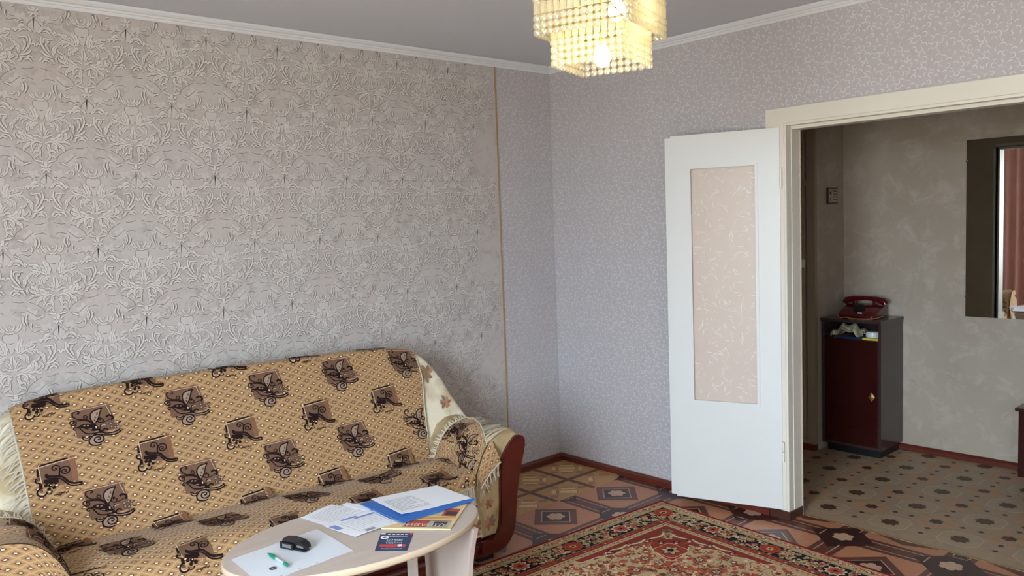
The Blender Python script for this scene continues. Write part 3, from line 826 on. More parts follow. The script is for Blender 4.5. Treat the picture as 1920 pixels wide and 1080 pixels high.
TC = {'sq': mat('throw_brown_square', (114, 86, 68), 0.85, 0.12, 40, spec=0.12), 'bar': mat('throw_brown_bar', (130, 92, 66), 0.85, 0.12, 40, spec=0.12),
      'bar2': mat('throw_rust_line', (150, 104, 76), 0.85, 0.12, 40, spec=0.12), 'dark': mat('throw_dark', (36, 22, 20), 0.85, 0.2, 40, spec=0.12),
      'pale': mat('throw_pale', (158, 134, 116), 0.85, 0.12, 40, spec=0.12), 'cream': mat('throw_cream', (222, 192, 160), 0.85, 0.08, 40, spec=0.12)}
TN = list(TC)

YT, ZT, YC, ZC = -0.10, 0.94, -0.31, 0.41
SEATF = -0.765
def ztop(s):
    a = abs(s)
    pts = [(0, 0.952), (0.55, 0.946), (0.74, 0.936), (0.86, 0.914), (0.90, 0.899), (0.93, 0.876), (0.985, 0.797), (1.03, 0.690), (1.06, 0.628), (1.09, 0.573), (1.12, 0.53)]
    for (x0, z0), (x1, z1) in zip(pts, pts[1:]):
        if a <= x1:
            return z0 + (z1 - z0) * (a - x0) / (x1 - x0)
    return 0.5
# profile of the throw in (y, z) by arc length: back face, crease, seat, front drop
_prof = [(-0.012, 0.90), (-0.02, 0.935), (-0.05, 0.950), (-0.085, 0.948), (-0.102, 0.938), (-0.150, 0.815), (-0.205, 0.675), (-0.262, 0.532), (-0.296, 0.440), (-0.312, 0.414),
         (-0.335, 0.410), (-0.42, 0.420), (-0.52, 0.425), (-0.60, 0.418), (-0.655, 0.405), (-0.688, 0.382), (-0.700, 0.35), (-0.704, 0.31), (-0.706, 0.22), (-0.708, 0.15)]
_pp = np.array(catmull(_prof, 6)); _arc = np.concatenate([[0], np.cumsum(np.linalg.norm(np.diff(_pp, axis=0), axis=1))])
_a0 = _arc[np.argmin(np.abs(_pp[:, 0] + 0.100) + np.abs(_pp[:, 1] - 0.940))]
_k = np.argmin(np.abs(_pp[:, 0] + 0.688) + np.abs(_pp[:, 1] - 0.382)); T_EDGE = _arc[_k] - _a0
_kc = np.argmin(np.abs(_pp[:, 0] + 0.312) + np.abs(_pp[:, 1] - 0.414)); T_CREASE = _arc[_kc] - _a0
def throw_pt(s, t, l=0):
    a = t + _a0
    y = float(np.interp(a, _arc, _pp[:, 0])); z = float(np.interp(a, _arc, _pp[:, 1]))
    da = 0.01
    dy = float(np.interp(a + da, _arc, _pp[:, 0])) - float(np.interp(a - da, _arc, _pp[:, 0])); dz = float(np.interp(a + da, _arc, _pp[:, 1])) - float(np.interp(a - da, _arc, _pp[:, 1]))
    k = math.hypot(dy, dz) or 1
    ny, nz = dz / k, -dy / k
    if t < T_CREASE - 0.02:
        drop = 0.952 - ztop(s)
        z -= drop * max(0, 1 - t / 0.30) ** 1.3 if t > 0 else drop
        wr = 0.004 * math.sin(s * 9 + t * 4) + 0.003 * math.sin(s * 3.3 - t * 14)
        wr *= min(1, max(0, (t + 0.02) / 0.2))
    else:
        f = min(1, (t - T_CREASE + 0.02) / 0.10)
        right = max(0.0, min(1.0, (s - 0.15) / 0.5))
        wr = 0.006 * math.sin(s * 7 + 1.0 + 5 * (t - T_CREASE)) + 0.005 * math.sin(11 * s - 16 * t) + 0.016 * right * math.sin(26 * (t - T_CREASE) + 7 * s + 1.5 * math.sin(6 * s)) + 0.012 * right * max(0, math.sin(15 * s + 9 * t)) ** 2
        wr *= f
        if t > T_EDGE: wr *= 0.5
    n = 0.004 + max(wr, -0.003) + 0.0009 * l
    return Vector((s, y + ny * n, z + nz * n))

sofa = empty('sofa', SO, 'long mahogany-trimmed sofa with cream floral upholstery under a brown throw', 'sofa', rotz=SA, local=True)
# backrest
mb = MB()
def back_section(s):
    zt = ztop(s) - 0.010
    yf = lambda z: YT + 0.012 - (ZT - z) * 0.396 if z > 0.4 else YC + 0.012
    zb = 0.14
    fz = [0.36, 0.42, 0.46, 0.50] + [0.50 + (zt - 0.03 - 0.50) * k / 6 for k in range(1, 7)]
    front = [(yf(z), z) for z in fz]
    y1 = yf(zt)
    tp = [(y1 + 0.006, zt - 0.012), (y1 + 0.022, zt - 0.002), (y1 * 0.5, zt + 0.002), (-0.014, zt - 0.008), (-0.004, zt - 0.03)]
    return [(-0.002, zb)] + [(YC + 0.012, zb)] + front + tp
S_ = [-1.10 + 2.20 * k / 60 for k in range(61)]
secs = [back_section(s) for s in S_]
n = len(secs[0])
V = [(s, y, z) for s, sec in zip(S_, secs) for (y, z) in sec]
F = [(i * n + k, i * n + (k + 1) % n, (i + 1) * n + (k + 1) % n, (i + 1) * n + k) for i in range(60) for k in range(n)]
F += [tuple(range(n))[::-1], tuple(60 * n + k for k in range(n))]
mb.add(V, F)
backrest = mb.build('backrest', m_uph, sofa, smooth=True, auto=50)
# printed roses on the bare end of the backrest
fe = Flat(lambda u, v, l: Vector((u, YT + 0.010 - (ZT - v) * 0.396 - 0.0012 * l - 0.0015, v)), ['print_rose', 'print_taupe', 'print_brown_rose'])
def leaf_flower(fl, c, R, n, seed, l=1):
    q = random.Random(seed)
    for k in range(n):
        t = 2 * math.pi * k / n + q.uniform(-0.2, 0.2)
        rr = R * q.uniform(0.75, 1.1)
        fl.line([(c[0], c[1]), (c[0] + math.cos(t) * rr * 0.5 + q.uniform(-.2, .2) * R * .3, c[1] + math.sin(t) * rr * 0.5), (c[0] + math.cos(t + 0.2) * rr, c[1] + math.sin(t + 0.2) * rr)], R * 0.42, q.choice(fl.names), l + (k % 2), 2, 'leaf')
leaf_flower(fe, (0.905, 0.80), 0.050, 7, 2)
leaf_flower(fe, (0.975, 0.645), 0.036, 8, 5)
fe.mb.build('printed_flowers', [m_pk, m_gr, m_ol], backrest, kind='stuff')
# seat and front
mb = MB()
sp = [(-0.28, 0.16), (-0.28, 0.395), (-0.34, 0.402), (-0.45, 0.412), (-0.54, 0.415), (-0.62, 0.405), (-0.665, 0.390), (-0.682, 0.37), (-0.688, 0.33), (-0.690, 0.25), (-0.686, 0.12), (-0.60, 0.10)]
mb.prism(sp, lambda q: (-0.90, q[0], q[1]), lambda q: (0.90, q[0], q[1]))
seat = mb.build('seat', m_uph, sofa, smooth=True, auto=40)
ffp = Flat(lambda u, v, l: Vector((u, -0.6905 - 0.0006 * l, v)), ['print_rose', 'print_taupe', 'print_brown_rose'])
for k in range(12):
    s = -0.85 + k * 0.148
    leaf_flower(ffp, (s + 0.02, 0.165 if k % 2 else 0.205), 0.05, 7, 20 + k)
    leaf_flower(ffp, (s + 0.06, 0.27), 0.035, 6, 40 + k)
ffp.mb.build('printed_flowers', [m_pk, m_gr, m_ol], seat, kind='stuff')
# arms
APROF = [(0.800, 0.36), (0.815, 0.43), (0.850, 0.51), (0.900, 0.566), (0.96, 0.590), (1.02, 0.592), (1.06, 0.574), (1.083, 0.540), (1.080, 0.49), (1.060, 0.42), (1.035, 0.30), (1.02, 0.18), (0.99, 0.11), (0.84, 0.11)]
_ap = np.array(catmull(APROF[:9], 5)); _aarc = np.concatenate([[0], np.cumsum(np.linalg.norm(np.diff(_ap, axis=0), axis=1))])
def arm_dz(y):
    f = min(1, max(0, (y + 0.70) / 0.45))
    return -0.012 * f
def arm_mesh(sgn):
    mb = MB()
    ys = [-0.10, -0.25, -0.40, -0.52, -0.62, -0.68, -0.708]
    P = APROF
    n = len(P)
    V = []
    for i, y in enumerate(ys):
        k = 1.0 if i < len(ys) - 1 else 0.93
        for (x, z) in P:
            cx, cz = 0.95, 0.36
            V.append((sgn * (cx + (x - cx) * k), y, cz + (z - cz) * k + (arm_dz(y) if z > 0.2 else 0)))
    F = [(i * n + q, i * n + (q + 1) % n, (i + 1) * n + (q + 1) % n, (i + 1) * n + q) for i in range(len(ys) - 1) for q in range(n)]
    F += [tuple(range(n)), tuple((len(ys) - 1) * n + q for q in range(n))[::-1]]
    mb.add(V, F)
    return mb
CRES = [(1.03, 0.562), (1.06, 0.556), (1.080, 0.532), (1.073, 0.48), (1.053, 0.421), (1.035, 0.35), (1.021, 0.276), (1.006, 0.153), (0.988, 0.10), (0.955, 0.062), (0.90, 0.045), (0.80, 0.042), (0.80, 0.10), (0.86, 0.10), (0.90, 0.125), (0.920, 0.19), (0.926, 0.273), (0.930, 0.38), (0.941, 0.457), (0.97, 0.510), (1.005, 0.545)]
for sgn in (1, -1):
    a = arm_mesh(sgn).build('arm', m_armf, sofa, smooth=True, auto=50)
    mb = MB()
    pc = [(sgn * x, z) for x, z in [tuple(q) for q in catmull(CRES, 2, True)]]
    mb.prism(pc, lambda q: (q[0], -0.69, q[1]), lambda q: (q[0], -0.722, q[1]))
    fp_ = Flat(lambda u, v, l: Vector((sgn * u, -0.7085 - 0.0006 * l, v)), ['print_rose', 'print_taupe', 'print_brown_rose'])
    leaf_flower(fp_, (0.868, 0.185), 0.042, 7, 61); leaf_flower(fp_, (0.872, 0.275), 0.030, 6, 62); leaf_flower(fp_, (0.862, 0.335), 0.018, 5, 63)
    fp_.mb.build('printed_flowers', [m_pk, m_gr, m_ol], a, kind='stuff')
    mid = np.mean(pc, axis=0)
    mb.prism([(q[0] + (mid[0] - q[0]) * 0.10, q[1] + (mid[1] - q[1]) * 0.05) for q in pc], lambda q: (q[0], -0.715, q[1]), lambda q: (q[0], -0.731, q[1]))
    mb.build('front_scroll', m_wood, a, smooth=True, auto=40)
mb = MB(); mb.box((-0.84, -0.722, 0.050), (0.84, -0.685, 0.098), 0, 0.008); mb.box((-0.84, -0.714, 0.040), (0.84, -0.68, 0.055)); mb.build('front_rail', m_wood, sofa, smooth=True, auto=40)
mb = MB(); mb.box((-1.0, -0.68, 0.055), (1.0, -0.02, 0.12)); mb.build('base_frame', m_wood, sofa)
for x in (-0.86, 0.86):
    for y in (-0.64, -0.08):
        mb = MB(); mb.box((x - 0.045, y - 0.045, 0.002), (x + 0.045, y + 0.045, 0.055), 0, 0.006); mb.build('foot', m_black, sofa)

# ------------------------------------------------------------------ throw over the back and seat
def s_right(t): return float(np.interp(t, [-0.1, 0.02, 0.15, 0.41, T_CREASE - 0.02, T_CREASE + 0.08, T_EDGE + 0.2], [0.86, 0.872, 0.874, 0.830, 0.812, 0.805, 0.80]))
def s_left(t): return float(np.interp(t, [-0.1, 0.05, 0.25, 0.47, T_CREASE, T_EDGE + 0.2], [-0.885, -0.886, -0.872, -0.862, -0.82, -0.80]))
def t_end(s): return T_EDGE + float(np.interp(s, [-0.9, -0.3, 0.3, 0.9], [0.10, 0.085, 0.045, 0.012]))
throw = empty('sofa_throw', SO, 'brown woven throw with leaf and flower squares spread over the sofa back and seat', 'throw', rotz=SA, local=True)
def grid_fn(a, b):
    t0 = -0.088
    s = s_left(0.3) + (s_right(0.3) - s_left(0.3)) * a
    t = t0 + (t_end(s) - t0) * b
    s = s_left(t) + (s_right(t) - s_left(t)) * a
    return throw_pt(s, t), (s, t + 0.05 * s)
mb = MB(); mb.grid(96, 110, grid_fn)
cloth = mb.build('cloth', m_throw, throw, smooth=True)
ft = Flat(lambda u, v, l: throw_pt(u, v, l), TN)
def stamp(fl, M, cs, ct, ok, sx=1.0):
    for m in M:
        l = 1
        if m[0] == 'f':
            pts = [(cs + sx * q[0] * 1e-4, ct + q[1] * 1e-4) for q in m[2]]
            if not all(ok(*q) for q in pts):
                pts = [q for q in pts if ok(*q)]
                if len(pts) < 3: continue
            l = 1 if m[1] in ('sq', 'bar') and len(m[2]) <= 6 and abs(m[2][0][0]) > 600 else 2
            if m[1] in ('pale', 'cream'): l = 3 if len(m[2]) < 6 else 2
            if m[1] == 'sq' and l == 2: l = 4
            if m[1] == 'sq' and len(pts) == 5: fl.poly([pts[0], pts[1], pts[2], pts[4]], 'sq', l, 7); fl.poly([pts[2], pts[3], pts[4]], 'sq', l)
            else: fl.poly(pts, m[1], l, 8 if l == 1 else 0)
        elif m[0] == 'l':
            pts = [(cs + sx * q[0] * 1e-4, ct + q[1] * 1e-4) for q in m[3]]
            pts = [q for q in pts if ok(*q)]
            if len(pts) < 2: continue
            fl.line(pts, m[2] * 1e-4 * (1.6 if m[1] == 'dark' else 1.15), m[1], 4 if m[1] in ('cream', 'pale') else 3, 3)
        else:
            c = (cs + sx * m[4][0] * 1e-4, ct + m[4][1] * 1e-4)
            if not ok(*c): continue
            R = m[3] * 1e-4
            fl.disc(c, R, m[1], 3, 10)
            if m[1] != m[2]: fl.disc(c, R * 0.68, m[2], 4, 10)
def ok_throw(s, t):
    return s_left(t) + 0.003 < s < s_right(t) - 0.003 and -0.085 < t < t_end(min(max(s, -.9), .9)) - 0.003
for i in range(-2, 6):
    for j in range(-1, 5):
        s = -0.61 + 0.3515 * i + 0.006 * j
        t = 0.132 - 0.05 * (s + 0.61) + 0.3185 * j
        stamp(ft, MOTIF_A, s, t, ok_throw)
        stamp(ft, MOTIF_B, s - 0.146, t + 0.172, ok_throw)
ft.mb.build('woven_motifs', [TC[k] for k in TN], cloth)

def fringe(name, parent, path, dirs, L, seed, step=0.0085, wid=0.0056, sag=0.0):
    """strands hanging from a path of points; dirs gives the hanging direction at each"""
    q = random.Random(seed)
    mb = MB()
    P = [Vector(a) for a in path]
    D = [Vector(a) for a in dirs]
    acc = 0.0
    for i in range(len(P) - 1):
        seg = (P[i + 1] - P[i])
        n = max(1, int(seg.length / step))
        for k in range(n):
            f = k / n
            b = P[i] + seg * f
            d = (D[i] * (1 - f) + D[i + 1] * f).normalized()
            side = seg.normalized()
            clump = 0.38 * math.sin((i * 7 + f * 7) * 1.3)
            d = (d + side * (q.gauss(0, 0.16) + clump)).normalized()
            ln = L * q.uniform(0.75, 1.1)
            pts = [b, b + d * ln * 0.35 + Vector((0, 0, 0.3)) * 0.004, b + d * ln * 0.7 - Vector((0, 0, sag * 0.4)), b + d * ln + side * q.gauss(0, 0.004) - Vector((0, 0, sag))]
            w = side * wid / 2
            V = []
            for a, kk in zip(pts, (1, 1.1, 0.9, 0.45)):
                V += [a - w * kk, a + w * kk]
            mb.add(V, [(0, 1, 3, 2), (2, 3, 5, 4), (4, 5, 7, 6)])
    # bound edge
    mb.tube([a + D[i].normalized() * 0.001 for i, a in enumerate(P)], 0.0032, 5)
    return mb.build(name, m_fring, parent, kind='stuff')
ss = [-0.795 + 1.59 * k / 60 for k in range(61)]
path = [throw_pt(s, t_end(s)) for s in ss]
dirs = [Vector((0, -0.14, -1)) for s in ss]
fringe('fringe', throw, path, dirs, 0.065, 5)
tt = [0.02 + 0.50 * k / 20 for k in range(21)]
fringe('fringe', throw, [throw_pt(s_left(t), t) + Vector((0.002, 0, 0)) for t in tt], [Vector((-0.80, -0.42, -0.45)) for t in tt], 0.085, 8, sag=0.008)
tt = [0.03 + 0.45 * k / 20 for k in range(21)]
fringe('fringe', throw, [throw_pt(s_right(t), t) for t in tt], [Vector((0.5, -0.06, -0.8)) for t in tt], 0.022, 9)

# ------------------------------------------------------------------ arm covers
def arm_pt(sgn, a, b, l=0):
    """a: 0 at the back .. 1 at the front; b: arc length from the inner foot of the arm over its top"""
    y = -0.355 - 0.355 * a
    x = float(np.interp(b, _aarc, _ap[:, 0])); z = float(np.interp(b, _aarc, _ap[:, 1]))
    d = 0.01
    dx = float(np.interp(b + d, _aarc, _ap[:, 0])) - float(np.interp(b - d, _aarc, _ap[:, 0])); dz = float(np.interp(b + d, _aarc, _ap[:, 1])) - float(np.interp(b - d, _aarc, _ap[:, 1]))
    k = math.hypot(dx, dz) or 1
    nx, nz = -dz / k, dx / k
    wr = 0.006 + 0.004 * math.sin(9 * a + 14 * b) + 0.003 * math.sin(21 * a - 9 * b)
    wr += 0.02 * max(0, 0.07 - b) / 0.07
    n = wr + 0.0009 * l
    return Vector((sgn * (x + nx * n), y - 0.0 * n, z + nz * n + arm_dz(y)))
B0, B1 = 0.055, 0.345
for sgn, nm, lab in ((1, 'R', 'brown woven arm cover with pale fringe on the sofa arm next to the corner'), (-1, 'L', 'brown woven arm cover on the sofa arm nearest the left picture edge')):
    ac = empty('arm_cover', SO, lab, 'arm cover', 'matching covers of the sofa arms', rotz=SA, local=True)
    bmax = (lambda a: B1 - 0.03 * a - 0.115 * a * a) if sgn > 0 else (lambda a: 0.40)
    def gfn(a, b):
        bb = B0 + (bmax(a) - B0) * b
        return arm_pt(sgn, a, bb), (sgn * (0.2 + bb), 0.45 * a + 0.03 * bb)
    mb = MB(); mb.grid(26, 22, gfn)
    # short drop in front of the arm
    def gdrop(a, b):
        bb = B0 + 0.01 + ((0.215 if sgn > 0 else 0.40) - B0) * a
        q = arm_pt(sgn, 1.0, bb)
        return q + Vector((0.03 * sgn * b * a, -0.012 - 0.022 * math.sin(b * 1.6), -(0.10 if sgn > 0 else 0.30) * b * (0.6 + 0.4 * a))), (sgn * (0.2 + bb), 0.45 + (0.10 if sgn > 0 else 0.30) * b)
    mb.grid(14, 4, gdrop)
    cl = mb.build('cloth', m_throw, ac, smooth=True)
    fa = Flat(lambda u, v, l: arm_pt(sgn, v, u, l), TN)
    okc = lambda u, v: B0 + 0.004 < u < bmax(v) - 0.004 and 0.02 < v < 0.98
    class _S:   # stamps motifs turned so that their top points to the outer edge
        pass
    sub = Flat(lambda u, v, l: arm_pt(sgn, u / 0.355, v, l), TN)
    ok2 = lambda u, v: 0.01 < u < 0.345 and B0 + 0.004 < v < bmax(u / 0.355) - 0.004
    def flip(M): return [tuple([m[0], m[1]] + [[(q[0], -q[1]) for q in m[2]]]) if m[0] == 'f' else ((m[0], m[1], m[2], [(q[0], -q[1]) for q in m[3]]) if m[0] == 'l' else (m[0], m[1], m[2], m[3], (m[4][0], -m[4][1]))) for m in M]
    stamp(sub, flip(MOTIF_B), 0.085, 0.235, ok2)
    stamp(sub, flip(MOTIF_A), 0.225, 0.175, ok2)
    stamp(sub, flip(MOTIF_A), 0.30, 0.06, ok2)
    sub.mb.build('woven_motifs', [TC[k] for k in TN], cl)
    aa = [k / 24 for k in range(25)]
    fq = random.Random(31); mb = MB()
    for k in range(46):            # strands that follow the rounding of the arm
        a = (k + fq.uniform(-0.3, 0.3)) / 46
        sl_, ln = 0.16 + fq.gauss(0, 0.05) + 0.10 * math.sin(k * 0.9), 0.088 * fq.uniform(0.75, 1.1)
        V = []
        for t_, w_ in ((0, 1), (0.35, 1.15), (0.7, 0.9), (1, 0.4)):
            aa_, bb_ = min(1.06, a + sl_ * t_), bmax(a) + ln * t_
            q0 = arm_pt(sgn, aa_, bb_, 3 + 3 * math.sin(3.1 * t_) + (k % 3))
            V += [q0 + Vector((0, 0.0028 * w_, 0)), q0 - Vector((0, 0.0028 * w_, 0))]
        mb.add(V, [(0, 1, 3, 2), (2, 3, 5, 4), (4, 5, 7, 6)])
    mb.tube([arm_pt(sgn, a, bmax(a), 2) for a in aa], 0.0034, 5)
    mb.build('fringe', m_fring, ac, kind='stuff')
    bbs = [B0 + 0.02 + (bmax(0) - B0 - 0.02) * k / 14 for k in range(15)]
    fringe('fringe', ac, [arm_pt(sgn, 0, b) for b in bbs], [Vector((0, 0.5, 0.35)) if b > 0.2 else Vector((-sgn * 0.3, 0.6, 0.1)) for b in bbs], 0.03, 33)
    aa = [k / 14 for k in range(15)]
    fringe('fringe', ac, [gdrop(a, 1.0)[0] for a in aa], [Vector((0, -0.1, -1)) for a in aa], 0.06, 35)

# ------------------------------------------------------------------ rug
RO = Vector((-0.229, -0.984, 0)); RA = math.radians(-3.9)
RW, RD = 2.9, 1.95      # extent along -y and along -x
rx = Vector((-math.cos(RA), -math.sin(RA), 0)); ry = Vector((math.sin(RA), -math.cos(RA), 0))
RC = {'red': (160, 62, 46), 'redd': (136, 56, 46), 'navy': (34, 30, 36), 'beige': (192, 164, 124), 'olive': (134, 118, 86), 'rust': (176, 84, 54), 'rose': (172, 90, 74), 'brown': (94, 66, 50), 'cream': (214, 196, 158), 'edge': (146, 30, 34)}
RM = {k: mat('rug_' + k, v, 0.95, 0.22, 70, 0.6, 500, spec=0.1) for k, v in RC.items()}
RN = list(RC)
mb = MB()
def rpt(u, v, z): return RO + rx * u + ry * v + Vector((0, 0, z))
V = [rpt(u, v, z) for z in (0.003, 0.010) for v in (0, RW) for u in (0, RD)]
mb.add(V, [(0, 2, 3, 1), (4, 5, 7, 6), (0, 1, 5, 4), (2, 6, 7, 3), (0, 4, 6, 2), (1, 3, 7, 5)])
rug = mb.build('rug', RM['beige'], None, label='red and beige oriental rug with dark flowered border on the floor', cat='rug')
fr_ = Flat(lambda u, v, l: rpt(u, v, 0.010 + 0.00022 * l), RN)
def band(a, b, n, l): fr_.frame(a, a, RD - a, RW - a, b - a, n, l)
band(0, 0.012, 'edge', 1); band(0.012, 0.016, 'redd', 1)
band(0.016, 0.066, 'beige', 1); band(0.066, 0.0685, 'olive', 2); band(0.0685, 0.0745, 'beige', 1); band(0.0745, 0.0775, 'olive', 2)
band(0.0775, 0.190, 'navy', 1)
band(0.190, 0.194, 'olive', 2); band(0.194, 0.228, 'redd', 1); band(0.228, 0.231, 'beige', 2); band(0.231, 0.256, 'beige', 1); band(0.256, 0.259, 'rose', 2)
q = random.Random(21)
# walk the border: f(w, d) with w along the edge and d the distance from it, on the four sides
sides = [(lambda w, d: (d, w), RW), (lambda w, d: (w, d), RD), (lambda w, d: (RD - d, w), RW), (lambda w, d: (w, RW - d), RD)]
def floret(c, R, cols, l, n=5):
    rot = q.uniform(0, 6)
    fr_.rosette(c, R, n, cols[0], l, 0.22, rot, n * 3)
    if len(cols) > 1: fr_.disc(c, R * 0.45, cols[1], l + 1, 6)
for si, (fmap, LNG) in enumerate(sides):
    near = si < 2
    w = 0.03
    i = 0
    while w < LNG - 0.03:               # outer guard band
        d = 0.041 + 0.007 * math.sin(w * 50)
        floret(fmap(w, d), 0.017, (['rose', 'olive', 'rust', 'brown'][i % 4], 'cream'), 3)
        for k in range(3 if near else 1):
            floret(fmap(w + 0.02 + q.uniform(-.008, .008), 0.041 + q.uniform(-.02, .02)), q.uniform(0.005, 0.009), (q.choice(['olive', 'rust', 'cream', 'rose', 'brown']),), 3, 4)
        fr_.line([fmap(w, d), fmap(w + 0.014, 0.030), fmap(w + 0.028, 0.050), fmap(w + 0.043, 0.041)], 0.0025, 'olive', 2, 2)
        w += 0.043; i += 1
    w, i = 0.128, 0
    big = []
    while w < LNG - 0.10:               # main dark border: big red flowers
        big.append(w)
        c = fmap(w, 0.133)
        if i % 2 == 0:
            fr_.rosette(c, 0.052, 8, 'rust', 4, 0.08); fr_.rosette(c, 0.046, 8, 'red', 5, 0.10); fr_.rosette(c, 0.020, 6, 'beige', 6, 0.2); fr_.disc(c, 0.008, 'navy', 7, 6)
        else:
            fr_.rosette(c, 0.050, 9, 'cream', 4, 0.14); fr_.rosette(c, 0.040, 9, 'rose', 5, 0.14); fr_.rosette(c, 0.022, 6, 'red', 6, 0.2); fr_.disc(c, 0.009, 'navy', 7, 6)
            for s in (-1, 1): floret(fmap(w + s * 0.075, 0.115), 0.017, ('rose', 'redd'), 4); floret(fmap(w + s * 0.06, 0.16), 0.014, ('rust',), 4)
        w += 0.321; i += 1
    for k in range(int(LNG / (0.0022 if near else 0.006))):      # small pale blossoms and leaves
        w = q.uniform(0.09, LNG - 0.09); d = q.uniform(0.085, 0.184)
        if any(math.hypot(w - b, d - 0.133) < 0.056 for b in big): continue
        c = fmap(w, d)
        if q.random() < 0.55:
            floret(c, q.uniform(0.008, 0.015), (q.choice(['cream', 'beige', 'beige', 'beige', 'olive', 'rose']), q.choice(['olive', 'rust', 'beige'])), 3, 5)
        else:
            a = q.uniform(0, 6.28); L_ = q.uniform(0.012, 0.024)
            fr_.line([c, (c[0] + math.cos(a) * L_ * .6, c[1] + math.sin(a) * L_ * .6), (c[0] + math.cos(a + .5) * L_, c[1] + math.sin(a + .5) * L_)], 0.009, q.choice(['beige', 'cream', 'olive', 'rose']), 2, 2, 'leaf')
    w, i = 0.21, 0
    while w < LNG - 0.2:                # narrow red band
        floret(fmap(w, 0.211), 0.009, (['rust', 'beige', 'brown', 'rust', 'rose'][i % 5],), 3, 4)
        fr_.line([fmap(w + 0.009, 0.203), fmap(w + 0.014, 0.218)], 0.003, 'rust', 2, 1)
        floret(fmap(w, 0.243), 0.007, (['olive', 'rust', 'brown'][i % 3],), 3, 4)
        fr_.line([fmap(w, 0.243), fmap(w + 0.014, 0.236), fmap(w + 0.027, 0.246)], 0.002, 'brown', 2, 2)
        w += 0.0265; i += 1
# field with corner pieces, medallion, sprays of flowers
A0 = 0.259
fr_.rect(A0, A0, RD - A0, RW - A0, 'beige', 1)
def cornerpiece(cu, cv, su, sv, full):
    f = lambda a, b: (cu + su * a, cv + sv * b)
    pts = [(0, 0), (0.62, 0), (0.60, 0.035), (0.50, 0.04), (0.44, 0.07), (0.36, 0.06), (0.30, 0.10), (0.235, 0.105), (0.27, 0.16), (0.295, 0.235), (0.30, 0.295)]
    pts = pts + [(b, a) for a, b in reversed(pts[:-1])][:-1]
    P = [f(*p_) for p_ in pts]
    fr_.poly(P, 'redd', 2)
    fr_.line(P[1:], 0.006, 'cream', 3, 1)
    if not full: return
    for (a, b, R, c1, c2) in ((0.055, 0.055, 0.036, 'olive', 'brown'), (0.085, 0.085, 0.040, 'cream', 'rose'), (0.105, 0.105, 0.030, 'beige', 'navy')):
        c = f(a, b); fr_.rosette(c, R, 6, c1, 4, 0.25, 0.4); fr_.rosette(c, R * 0.45, 5, c2, 5, 0.2)
    c = f(0.215, 0.215)
    fr_.rosette(c, 0.082, 4, 'cream', 3, 0.10, 0.78, 32); fr_.rosette(c, 0.078, 4, 'red', 4, 0.10, 0.78, 32); fr_.rosette(c, 0.056, 6, 'brown', 5, 0.2); fr_.rosette(c, 0.046, 6, 'beige', 6, 0.25); fr_.rosette(c, 0.02, 6, 'navy', 7, 0.15)
    for a, b in ((0.20, 0.06), (0.30, 0.035), (0.06, 0.20), (0.035, 0.30), (0.42, 0.03), (0.03, 0.42), (0.17, 0.12), (0.12, 0.17)):
        c = f(a, b); floret(c, 0.020, ('navy', 'rose'), 4, 6); floret((c[0] + 0.016, c[1] + 0.010), 0.010, ('cream',), 5)
    for (a, b) in ((0.25, 0.045), (0.36, 0.03), (0.13, 0.06)):
        for swp in (0, 1):
            p0, p1, p2 = [(a - 0.05, b), (a, b + 0.012), (a + 0.06, b - 0.006)]
            Z = [(y, x) if swp else (x, y) for x, y in (p0, p1, p2)]
            fr_.line([f(*z_) for z_ in Z], 0.022, 'olive', 4, 3, 'leaf'); fr_.line([f(*z_) for z_ in Z], 0.010, 'cream', 5, 3, 'leaf')
cornerpiece(A0, A0, 1, 1, True); cornerpiece(RD - A0, A0, -1, 1, False); cornerpiece(A0, RW - A0, 1, -1, False); cornerpiece(RD - A0, RW - A0, -1, -1, False)
mc = (RD / 2, RW / 2)
fr_.rosette(mc, 0.55, 12, 'redd', 2, 0.08); fr_.rosette(mc, 0.42, 12, 'navy', 3, 0.08); fr_.rosette(mc, 0.30, 8, 'rose', 4, 0.12); fr_.rosette(mc, 0.16, 8, 'beige', 5, 0.12)
for k in range(7600):
    u, v = q.uniform(A0 + .01, RD - A0 - .01), q.uniform(A0 + .01, RW - A0 - .01)
    if k > 1500 and not (u < 1.3 and v < 1.6): continue
    if math.hypot(u - mc[0], v - mc[1]) < 0.56: continue
    a, b = u - A0, v - A0
    if a > 0 and b > 0 and a * b < 0.02 and a < 0.62 and b < 0.62: continue
    if math.hypot(a - 0.215, b - 0.215) < 0.095: continue
    if q.random() < 0.6: floret((u, v), q.uniform(0.010, 0.023), (q.choice(['rose', 'red', 'rust', 'rose', 'olive', 'brown', 'cream']), q.choice(['brown', 'rust', 'rose', 'cream'])), 2, 5)
    else:
        t = q.uniform(0, 6.28); L_ = q.uniform(0.02, 0.045)
        fr_.line([(u, v), (u + math.cos(t) * L_ * .5, v + math.sin(t) * L_ * .5), (u + math.cos(t + .6) * L_, v + math.sin(t + .6) * L_)], 0.005, q.choice(['olive', 'rust', 'olive', 'brown']), 2, 2, 'leaf')
for a, b in ((0.20, 0.37), (0.37, 0.20), (0.36, 0.36), (0.48, 0.25), (0.25, 0.50), (0.62, 0.20), (0.20, 0.66), (0.5, 0.5), (0.8, 0.25)):
    c = (A0 + a, A0 + b); fr_.rosette(c, 0.040, 6, 'rose', 4, 0.2, a * 9); fr_.rosette(c, 0.028, 6, 'brown', 5, 0.2, a * 5); fr_.rosette(c, 0.018, 5, 'cream', 6, 0.25); fr_.disc(c, 0.008, 'olive', 7, 6)
fr_.mb.build('woven_pattern', [RM[k] for k in RN], rug, kind='stuff')

